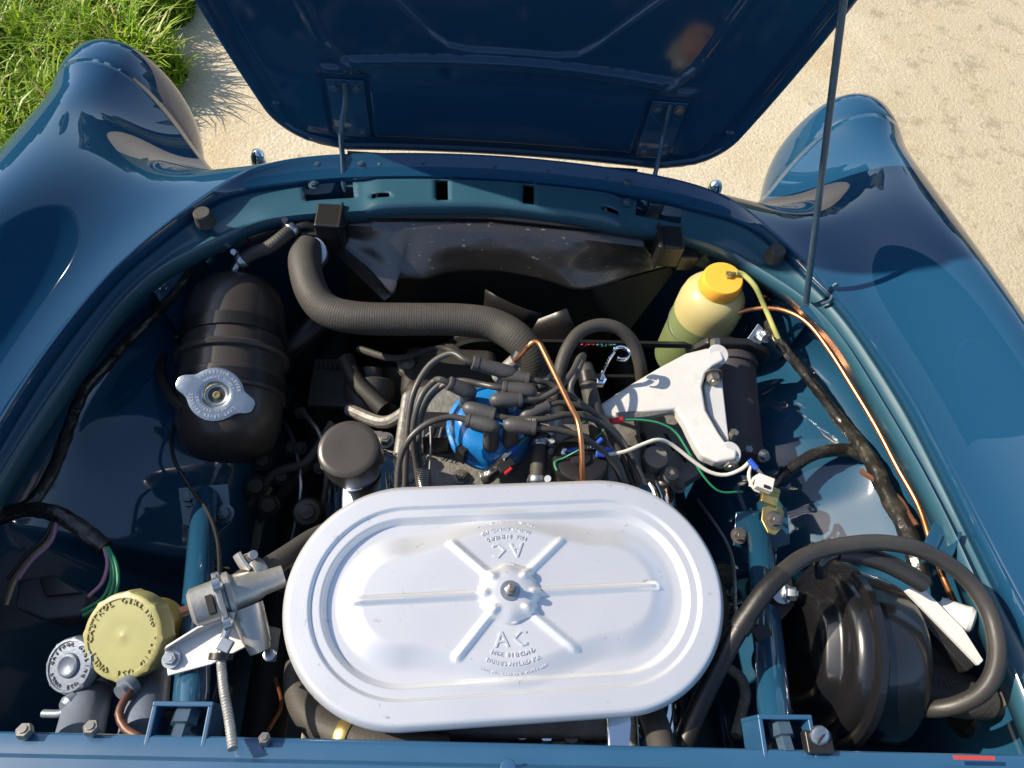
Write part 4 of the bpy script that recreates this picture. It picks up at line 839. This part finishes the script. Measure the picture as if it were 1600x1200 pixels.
for n, pts in (('wire_red', [(1135, 410, .68), (1150, 395, .69), (1160, 400, .68)]), ('wire_black', [(1150, 395, .70), (1185, 402, .70), (1215, 425, .70), (1222, 450, .69), (1212, 480, .68)]), ('wire_red', [(1190, 470, .705), (1205, 450, .70), (1214, 440, .69)]), ('wire_green', [(1183, 445, .70), (1195, 433, .70), (1215, 436, .69)]), ('wire_black', [(1120, 450, .66), (1160, 420, .68), (1190, 405, .68)])):
    MB().tube(ats(pts), .0022, 8).build('wire', n, sw)
lw_ = thing('front_left_wires', 'loop of bright red wire in the left front corner', 'wires', at(320, 385, .65))
MB().tube(ats([(292, 410, .74), (305, 398, .745), (330, 390, .745), (350, 382, .745), (357, 374, .745), (343, 371, .745), (328, 374, .74)]), .0026, 10).build('wire', 'wire_red', lw_)
MB().tube(ats([(290, 416, .735), (330, 398, .735), (352, 391, .735)]), .0022, 8).build('wire', 'wire_black', lw_); MB().tube(ats([(377, 360, .68), (388, 375, .68), (392, 380, .68)]), .0022, 8).build('wire', 'wire_red', lw_)
MB().tube(ats([(272, 433, .70), (285, 420, .70), (296, 405, .70)]), .0035, 8).build('sleeve', 'tape', lw_)
# white and green wires, relay tab
ww = thing('white_wire', 'cream wire looping from the coil to the bracket relay', 'wire', at(1100, 700, .76))
MB().tube(ats([(943, 711, .80), (975, 706, .80), (1005, 694, .80), (1028, 687, .80), (1050, 695, .79), (1085, 722, .78), (1110, 738, .775), (1135, 742, .775), (1160, 732, .78), (1172, 720, .78)]), .0026, 10).build('run', 'wire_white', ww)
MB().tube(ats([(1174, 722, .78), (1170, 745, .775), (1180, 765, .77), (1196, 768, .77), (1198, 752, .77), (1190, 742, .775), (1178, 748, .775), (1172, 760, .77)]), .0024, 10).build('loop', 'wire_white', ww)
MB().tube(ats([(1170, 718, .785), (1182, 732, .783)]), .0038, 10).build('blue_sleeve', 'wire_blue', ww); MB().tube(ats([(1182, 732, .783), (1192, 744, .782)]), .0026, 8).build('spade', 'zinc', ww)
MB().tube(ats([(932, 710, .802), (944, 711, .80)]), .0036, 10).build('blue_sleeve', 'wire_blue', ww)
gw = thing('green_wire', 'thin green wire with a red connector under the bracket', 'wire', at(1050, 660, .75))
MB().tube(ats([(970, 656, .78), (1000, 656, .78), (1030, 661, .78), (1055, 675, .775), (1075, 705, .77), (1100, 745, .76), (1125, 768, .75), (1160, 768, .74)]), .0015, 8).build('run', 'wire_green', gw)
MB().tube(ats([(954, 659, .782), (972, 656, .78)]), .0045, 10).build('red_connector', 'wire_red', gw)
MB().tube(ats([(905, 664, .80), (920, 655, .80), (940, 652, .80), (946, 660, .79), (942, 675, .79), (930, 684, .79)]), .0013, 8).build('tail', 'wire_green', gw)
rt = thing('relay', 'small square cream relay on a green brass tab', 'relay', at(1200, 780, .76))
ax_ = Vector((.93, -.36, 0)); ay_ = Vector((.36, .93, 0)); az_ = Vector((0, 0, 1))
MB().box(at(1194, 756, .785), (.022, .020, .012), (ax_, ay_, az_)).build('housing', 'whiteplastic', rt, bevel=.0015)
MB().box(at(1196, 763, .787), (.008, .004, .012), (ax_, ay_, az_)).build('window', 'matt', rt)
MB().box(at(1203, 775, .772), (.022, .026, .008), (ax_, ay_, az_)).build('holder', 'brass', rt, bevel=.0015)
MB().prism([at(u, v, .745) for u, v in ((1192, 792), (1218, 786), (1226, 800), (1222, 825), (1212, 836), (1200, 832), (1190, 812))], (0, 0, -.004)).build('tab', 'brass', rt, bevel=.001)
MB().bolt(at(1209, 813, .747), (0, -.2, 1), .0085, .010).build('bolt', 'bolt', rt)

# ------------------------------------------------------------------ brace tubes
def brace(lab, A, B, lo, rb, plate):
    t = thing('brace_tube', lab, 'brace', A, 'diagonal brace tubes between bulkhead and inner wings')
    d = (B-A); L_ = d.length
    MB().lathe([(0, .009), (.002, .0145), (L_*.02, rb), (L_-.02, rb), (L_, rb*.8)], A, d, 28).build('tube', 'paint_old', t)
    MB().prism([at(*p) for p in plate], (0, 0, -.004)).build('mounting_plate', 'paint_old', t, bevel=.001)
    sx = Vector((1, 0, 0)); bx = B+Vector((0, -.018, .003))
    b = MB()
    w = .0245
    b.box(bx+Vector((-w, 0, 0)), (.0045, .048, .046)); b.box(bx+Vector((w, 0, 0)), (.0045, .048, .046)); b.box(bx+Vector((0, .0255, .0)), (2*w+.0046, .0045, .0465)); b.box(bx+Vector((0, 0, -.021)), (2*w, .036, .0035))
    b.build('yoke_bracket', 'cowl_paint', t, bevel=.0012)
    MB().lathe([(-.008, .012), (.006, .012), (.007, .008), (.02, .008)], B+Vector((0, -.004, .012)), (0, -.9, .3), 6).build('nut', 'painted_bolt', t)
    return t
bt = brace('left blue brace tube under the white vacuum valve', at(320, 772, .66), at(297, 1118, .87), 0, .0165, [(278, 762, .662), (356, 756, .662), (362, 815, .655), (340, 832, .65), (285, 820, .655)])
for u, v in ((296, 776), (351, 803)): MB().bolt(at(u, v, .667), (0, -.2, 1), .009, .009).build('bolt', 'painted_bolt', bt)
bt = brace('right blue brace tube beside the brake servo', at(1185, 812, .66), at(1212, 1137, .87), 0, .0165, [(1150, 800, .665), (1230, 792, .665), (1235, 850, .655), (1200, 862, .65), (1146, 852, .655)])
for u, v in ((1154, 837),): MB().bolt(at(u, v, .667), (0, -.2, 1), .008, .009).build('bolt', 'bolt', bt)
for u, v in ((1228, 927),): MB().lathe([(0, .012), (.002, .012)], at(u-6, v, .80), (-.2, -.2, 1), 20).bolt(at(u, v, .80), (1, -.2, .6), .008, .012).build('side_nut', 'zinc', bt)
MB().prism([at(1195, 905, .79), at(1238, 905, .785), at(1242, 945, .785), at(1222, 968, .79), at(1198, 965, .79)], (0, 0, -.004)).build('gusset', 'black', bt, bevel=.001)
MB().lathe([(0, .010), (.006, .010), (.007, .004)], at(1189, 990, .815), (0, -.2, 1), 20).build('grommet', 'rubber_new', bt); MB().tube(ats([(1197, 1036, .80), (1224, 1044, .80)]), .0045, 8).build('stud', 'rubber_new', bt)

# ------------------------------------------------------------------ white vacuum valve
vv = thing('heater_valve', 'white metal valve on an angled silver bracket', 'valve', at(345, 960, .86))
A = at(296, 952, .895); B = at(372, 925, .888); d_ = (B-A).normalized()
MB().lathe([(0, .0), (.0005, .014), (.004, .0185), (.034, .0195), (.036, .023), (.040, .023), (.042, .019), (.058, .016), (.07, .012), (.09, .011)], A, d_, 40).build('diaphragm_housing', 'white', vv)
MB().box(at(330, 945, .913), (.006, .018, .008), (d_, Vector((-d_.y, d_.x, 0)), az_)).build('vent_slot', 'matt', vv)
MB().lathe([(-.008, .005), (.002, .005)], A, d_, 10).build('adjuster_screw', 'brown', vv)
fl = at(345, 938, .895)
for a in (0, 1.57, 3.14, 4.71):
    s_ = d_.orthogonal().normalized(); u_ = Matrix.Rotation(a+.5, 3, d_) @ s_; MB().lathe([(-.003, .0065), (.004, .0065), (.006, .004)], fl+u_*.027, d_, 14).build('flange_screw', 'zinc', vv)
MB().lathe([(-.003, .028), (.003, .028)], fl, d_, 5).build('flange', 'white', vv, bevel=.002)
MB().prism([at(u, v, .868) for u, v in ((257, 1018), (262, 1056), (330, 1038), (385, 1010), (412, 972), (400, 958), (360, 970), (310, 985))], (0, 0, -.0035)).build('bracket_plate', 'alu', vv, bevel=.001)
MB().prism([at(u, v, z) for u, v, z in ((257, 1018, .868), (310, 985, .868), (360, 968, .868), (360, 965, .880), (310, 981, .880), (257, 1014, .880))], (.001, .003, 0)).build('bracket_flange', 'alu', vv)
MB().bolt(at(268, 1030, .870), (0, 0, 1), .006, .006).build('bracket_bolt', 'zinc', vv)
MB().lathe([(0, .016), (.012, .015), (.03, .0135), (.045, .010)], at(385, 948, .885), (.35, -.8, -.3), 24).build('side_outlet', 'white', vv)
MB().tube(ats([(408, 1005, .872), (400, 985, .878), (388, 962, .882)]), .010, 14).build('lower_arm', 'white', vv)
MB().tube(ats([(345, 1022, .885), (350, 1000, .89), (358, 975, .895), (362, 955, .90)]), .004, 10).build('lever_rod', 'zinc', vv)
MB().box(at(352, 1008, .893), (.013, .012, .006), (ax_, ay_, az_)).build('cable_clamp', 'zinc', vv, bevel=.001); MB().lathe([(-.003, .011), (.003, .011)], at(345, 1026, .885), (0, 1, .1), 24).build('grommet', 'rubber_new', vv)
MB().tube(ats([(345, 1030, .885), (350, 1080, .895), (358, 1125, .903), (364, 1170, .912)]), .0042, 14, step=.0006, ribs=(.0030, .0004)).build('cable_sheath', 'white', vv)
MB().tube([B-d_*.02, at(392, 900, .88), at(410, 893, .875), at(450, 868, .86), at(490, 842, .84), at(540, 820, .82)], .0118, 20).build('vacuum_hose', 'rubber', vv)
clampband(at(400, 893, .878), at(450, 868, .86)-at(410, 893, .875), .0125, vv, .013, sd=(-.5, .9, .5), m='white')
MB().tube(ats([(370, 866, .892), (378, 880, .89), (388, 893, .888)]), .006, 8, flat=.5).build('clamp_ear', 'white', vv)
st_ = thing('hose_strap', 'short grey metal strap with a slotted screw beside the lid', 'strap', at(430, 1000, .84))
MB().prism([at(u, v, .85) for u, v in ((420, 978), (438, 982), (434, 1010), (430, 1034), (415, 1034), (416, 1008))], (0, 0, -.003)).build('strap', 'oldalu', st_, bevel=.001); MB().lathe([(0, .0065), (.004, .006), (.005, .003)], at(422, 1024, .852), (0, 0, 1), 20).build('screw', 'zinc', st_)
lh = thing('lower_left_hose', 'grey bent hose with a copper band under the air cleaner', 'hose', at(500, 1120, .85))
MB().tube(ats([(470, 1040, .79), (468, 1070, .80), (478, 1105, .815), (505, 1135, .83), (545, 1152, .845), (590, 1160, .85), (640, 1168, .85), (700, 1175, .85)]), .0165, 24).build('hose', 'rubber', lh)
clampband(at(543, 1152, .844), at(590, 1160, .85)-at(505, 1135, .83), .0172, lh, .014, m='brass', screw=False)
lr = thing('lower_right_hose', 'grey hose dropping behind the cleaner to the bulkhead', 'hose', at(1030, 1150, .85))
MB().tube(ats([(1000, 1085, .82), (1020, 1120, .835), (1030, 1150, .85), (1036, 1180, .86)]), .0135, 20).build('hose', 'rubber', lr)
carb = thing('carburettor_parts', 'chrome and grey fittings peeping out below the cleaner', 'carburettor', at(780, 1140, .78))
for i in range(9):
    u = 700+i*38; MB().lathe([(-.03, .012), (.0, .012+.003*(i % 3)), (.006, .008), (.012, .008)], at(u, 1135+(i*37 % 17), .80), (0, 0, 1), 12 if i % 2 else 6).build('fitting', ('chrome', 'oldalu', 'bolt', 'zinc')[i % 4], carb)
MB().box(at(800, 1110, .79), (.20, .06, .05)).build('carburettor_body', 'oldalu', carb, bevel=.008)
MB().box(at(968, 1130, .80), (.035, .06, .03)).build('chrome_plate', 'chrome', carb, bevel=.004)

# ------------------------------------------------------------------ master cylinders
def master(lab, capc, tilt, rc, capm, base_m, lower, capname, z0, hgt):
    t = thing('master_cylinder', lab, 'master cylinder', lower[1], 'brake and clutch master cylinders'); n = Vector(tilt).normalized()
    rx = Vector((1, -.08, 0)); rx = (rx-n*rx.dot(n)).normalized(); ry = n.cross(rx)
    lob = 8
    MB().lathe([(-hgt, rc*.97), (-hgt+.001, rc*1.0), (-.005, rc*1.0), (-.0015, rc*.975), (0, rc*.93), (.0002, rc*.86), (-.0012, rc*.84), (-.0008, rc*.60), (-.0004, rc*.3), (-.0010, rc*.10), (-.0002, rc*.05), (-.0001, 0)], capc, n, 128,
               rfun=lambda a, t_, r: 1+(.035*max(0, math.cos(lob*a))**6 if t_ < -.001 and r > rc*.9 else 0)).build(capname, capm, t)
    MB().lathe([(-hgt-.04, rc*.72), (-hgt-.01, rc*.82), (-hgt, rc*.86)], capc, n, 48).build('reservoir', base_m, t)
    A, B = lower; MB().tube([capc-n*(hgt+.02), A, B], .021, 24, smooth=False).build('cylinder_body', 'greypaint', t)
    return t, n, rx, ry
c1 = at(190, 995, .855)
t, n, rx, ry = master('master cylinder with the big yellow cap', c1, (-.22, -.35, 1), .0430, 'yellowcap', 'yellowdark', (at(232, 1065, .80), at(222, 1150, .845)), 'screw_cap', 0, .022)
b = MB(); b.arctext('CASTROL GIRLING FLUID USE ONLY ', c1, rx, ry, .0318, .0090, 192, 192-348, .0005); b.build('cap_lettering', 'emboss', t)
MB().tube(ats([(204, 1078, .845), (194, 1095, .85), (186, 1115, .855), (196, 1138, .86), (222, 1155, .87)]), .0040, 12).build('pipe', 'brown', t)
MB().lathe([(0, .011), (.008, .011), (.009, .008), (.014, .008)], at(206, 1068, .838), (-.3, -.6, .5), 24).build('union', 'greypaint', t)
c2 = at(107, 1040, .835)
t, n, rx, ry = master('smaller master cylinder with a dull silver cap', c2, (-.28, -.25, 1), .0270, 'greypaint', 'black', (at(140, 1085, .80), at(122, 1160, .85)), 'screw_cap', 0, .012)
MB().lathe([(0, .012), (.002, .011), (.003, .009), (.001, .006), (.0005, 0)], c2, n, 32).build('cap_button', 'greypaint', t)
b = MB(); b.arctext('CASTROL GIRLING USE ONLY ', c2+n*.0002, rx, ry, .0182, .0055, 180, 180-345, .0004); b.build('cap_lettering', 'capletters', t)
MB().tube(ats([(68, 1115, .82), (95, 1115, .825), (112, 1108, .83)]), .004, 12).build('pipe', 'greypaint', t); MB().lathe([(0, .010), (.008, .010), (.012, .007)], at(118, 1096, .825), (-.4, -.5, .5), 20).build('union', 'greypaint', t)

# left loom, fuse box
fb = thing('fuse_box', 'dark dusty fuse box low on the left inner wing', 'fuse box', at(90, 930, .70))
MB().prism([at(u, v, .745) for u, v in ((28, 905), (80, 897), (135, 925), (128, 962), (70, 968), (22, 950))], (0, 0, -.05)).build('box', 'stone', fb, bevel=.004, seg=3)
MB().prism([at(u, v, .752) for u, v in ((60, 903), (84, 899), (130, 926), (70, 932))], (0, 0, -.006)).build('lid', 'black', fb, bevel=.002)
ll = thing('left_wiring_loom', 'wrapped loom splitting into coloured wires above the fuse box', 'wiring loom', at(80, 800, .74))
MB().tube(ats([(-15, 815, .77), (20, 800, .77), (55, 796, .77), (95, 806, .77), (130, 828, .765), (165, 856, .76)]), .0095, 14, lump=.002).build('main_run', 'tape', ll)
MB().tube(ats([(300, 425, .70), (262, 470, .70), (225, 508, .715), (192, 540, .725), (165, 572, .735), (138, 600, .74), (118, 640, .745), (100, 690, .75), (80, 740, .76), (50, 785, .77), (20, 800, .77)]), .0075, 14, lump=.002).build('upper_run', 'tape', ll)
for i, (n_, pts) in enumerate((('wire_green', [(165, 855), (176, 880), (178, 910), (165, 940), (130, 962)]), ('wire_green', [(168, 855), (181, 880), (184, 912), (172, 945), (140, 968)]), ('wire_green', [(162, 855), (172, 880), (174, 905), (160, 935), (128, 955)]),
        ('wire_pink', [(163, 856), (168, 880), (160, 910), (138, 932)]), ('wire_tan', [(92, 808), (82, 840), (52, 870), (25, 905), (10, 945)]), ('wire_brown', [(88, 808), (76, 842), (46, 872), (20, 905), (8, 940)]), ('wire_pink', [(90, 810), (80, 846), (50, 875), (28, 905)]), ('wire_black', [(84, 806), (70, 840), (40, 868), (12, 905)]))):
    MB().tube([at(u, v, .772-.00010*abs(v-800)-.001*(i % 3)) for u, v in pts], .0022, 8).build('wire', n_, ll)
tc_ = thing('speedometer_cable', 'thin black cable falling past the left brace tube', 'cable', at(290, 740, .67))
MB().tube(ats([(275, 660, .66), (268, 690, .67), (275, 725, .68), (300, 765, .69), (325, 800, .71), (340, 845, .74), (343, 900, .77), (338, 950, .79)]), .0026, 10).build('cable', 'rubber_new', tc_)
wbk = thing('inner_wing_clip', 'small painted clip on the left inner wing beside the tank', 'clip', at(262, 650, .62))
MB().box(at(255, 640, .625), (.018, .014, .025)).box(at(275, 652, .625), (.014, .012, .018)).build('clip', 'paint_old', wbk, bevel=.002)
for i, (u, v, s) in enumerate(((410, 720, .012), (440, 745, .010), (400, 760, .014), (455, 700, .010), (420, 790, .013), (470, 800, .010))):
    if i == 0: jn = thing('steering_joint', 'oily joint and bolts deep below the expansion tank', 'steering joint', at(430, 750, .50))
    MB().lathe([(-.02, s*1.2), (0, s*1.3), (.004, s*.9), (.012, s*.8), (.013, 0)], at(u, v, .55), (.2, -.3, 1), 16).build('joint', 'pit', jn)
MB().tube(ats([(380, 830, .45), (450, 760, .5), (520, 690, .5)]), .012, 12).build('shaft', 'pit', jn)

# ------------------------------------------------------------------ brake servo
sv = thing('brake_servo', 'large black drum-shaped brake servo with ridged left cover', 'brake servo', at(1330, 1010, .65))
A = at(1243, 1010, .765); B = at(1425, 1035, .755); d_ = (B-A).normalized(); sc_ = lambda P: [(t*.70, r*1.02) for t, r in P]
up_s = Vector((0, 0, 1)); up_s = (up_s-d_*up_s.dot(d_)).normalized()
MB().lathe(sc_([(0, .0), (.0, .052), (.002, .060), (.007, .065), (.022, .069), (.027, .073), (.030, .083), (.035, .090), (.044, .0945), (.056, .0955)]), A, d_, 96, rfun=lambda a, t, r: 1+(.035*math.cos(5*a+.4)*(1 if t < .019 else .4) if .0005 < t < .020 else 0)).build('front_cover', 'gloss', sv)
MB().lathe(sc_([(.050, .090), (.052, .100), (.055, .1050), (.066, .1055), (.070, .103), (.071, .096)]), A, d_, 96).build('crimped_rim', 'gloss', sv)
MB().lathe(sc_([(.066, .094), (.070, .098), (.090, .0965), (.138, .0935), (.152, .090), (.163, .078), (.166, .070), (.167, .05), (.172, .045), (.173, 0)]), A, d_, 96, rfun=lambda a, t, r: 1+(.014*math.cos(4*a+.6) if t > .08 else 0)).build('drum', 'gloss', sv)
MB().tube(ats([(1281, 898, .86), (1281, 882, .872), (1288, 870, .880), (1300, 864, .882), (1312, 862, .882)]), .0078, 14).build('elbow', 'gloss', sv)
s2 = thing('servo_hose', 'short cut black hose from the servo elbow to the white plate', 'hose', at(1360, 870, .86))
MB().tube(ats([(1308, 862, .882), (1340, 866, .882), (1380, 878, .878), (1415, 895, .872), (1442, 912, .865)]), .0105, 20).build('hose', 'hose_smooth', s2)
lp_ = thing('vacuum_loop_hose', 'long black hose looping round the brake servo', 'hose', at(1300, 860, .90))
MB().tube(ats([(1068, 1165, .84), (1090, 1110, .85), (1118, 1050, .865), (1150, 990, .88), (1190, 930, .895), (1225, 893, .90), (1265, 866, .90), (1320, 852, .90), (1380, 848, .90), (1440, 860, .90), (1500, 895, .895), (1540, 945, .89), (1557, 1000, .885), (1555, 1045, .875), (1535, 1080, .86), (1500, 1100, .84), (1460, 1108, .82), (1430, 1105, .80)]), .0090, 22).build('hose', 'hose_smooth', lp_)
MB().tube(ats([(1070, 1160, .8405), (1090, 1110, .8505), (1118, 1050, .8655), (1150, 990, .8805), (1190, 930, .8955), (1222, 896, .9005)]), .0100, 20).build('tape_sleeve', 'rubber_new', lp_)
MB().lathe([(-.008, .0118), (.008, .0118)], at(1160, 974, .884), at(1190, 930, .895)-at(1150, 990, .88), 20).build('clip', 'rubber_new', lp_)
wm = thing('wiper_link_plate', 'white and black strip with a white block inside the hose loop', 'bracket', at(1490, 960, .80))
MB().prism([at(u, v, z) for u, v, z in ((1415, 922, .845), (1438, 913, .85), (1505, 980, .845), (1538, 1032, .835), (1530, 1040, .832))], (0, 0, -.006)).build('white_strip', 'whiteplastic', wm, bevel=.0015)
MB().prism([at(u, v, z) for u, v, z in ((1418, 930, .838), (1428, 926, .838), (1525, 1040, .828), (1512, 1050, .826), (1440, 970, .832))], (0, 0, -.018)).build('black_channel', 'black', wm, bevel=.002)
MB().lathe([(-.02, .013), (.004, .014), (.010, .015), (.014, .013), (.016, .008), (.016, 0)], at(1498, 962, .835), (.9, -.6, .5), 28).build('white_block', 'whiteplastic', wm)
mc = thing('master_casting', 'dark cast cylinder with embossed name right of the servo', 'casting', at(1490, 1080, .72))
A, B = at(1420, 1062, .775), at(1545, 1098, .76); MB().lathe([(0, .026), (.06, .027), (.08, .024), (.10, .020), (.103, .014), (.125, .012), (.126, .008)], A, B-A, 28).build('cylinder', 'stone', mc)
MB().prism([at(u, v, .775) for u, v in ((1432, 1030), (1450, 1008), (1485, 1020), (1500, 1050), (1440, 1045))], (0, 0, -.03)).build('casting_lug', 'stone', mc, bevel=.004)
b = MB(); b.text('GIRLING', at(1462, 1068, .803), B-A, (0, 1, .4), .013, .001); b.build('casting_name', 'stone', mc)
MB().lathe([(0, .011), (.012, .011), (.014, .007)], at(1560, 1092, .77), (.8, -.1, -.3), 6).build('end_union', 'bolt', mc); MB().tube(ats([(1570, 1090, .77), (1582, 1098, .765), (1588, 1110, .75)]), .004, 8).build('brass_pipe', 'copper', mc)
MB().tube(ats([(1500, 1120, .72), (1520, 1150, .70), (1530, 1190, .68)]), .016, 16, lump=.002).build('rubber_gaiter', 'rubber_new', mc)
cl = thing('wing_clip', 'folded blue metal clip over the loom above the hose loop', 'clip', at(1470, 845, .80))
b = MB(); b.box(at(1468, 848, .835), (.030, .040, .003), (Vector((.8, -.6, .0)), Vector((.6, .8, 0)), az_)); b.box(at(1456, 858, .828), (.003, .036, .022), (Vector((.8, -.6, .0)), Vector((.6, .8, 0)), az_)); b.box(at(1484, 860, .840), (.003, .05, .02), (Vector((.8, -.6, .0)), Vector((.6, .8, 0)), az_)); b.build('folded_plate', 'paint_old', cl, bevel=.001)
fh = thing('fabric_hose', 'small grey cloth covered hose behind the right brace', 'hose', at(1160, 1080, .76))
MB().tube(ats([(1140, 1045, .76), (1158, 1060, .765), (1165, 1085, .77), (1160, 1110, .77), (1150, 1150, .78)]), .006, 12, ribs=(.003, .0003), step=.001).build('hose', 'oldalu', fh)
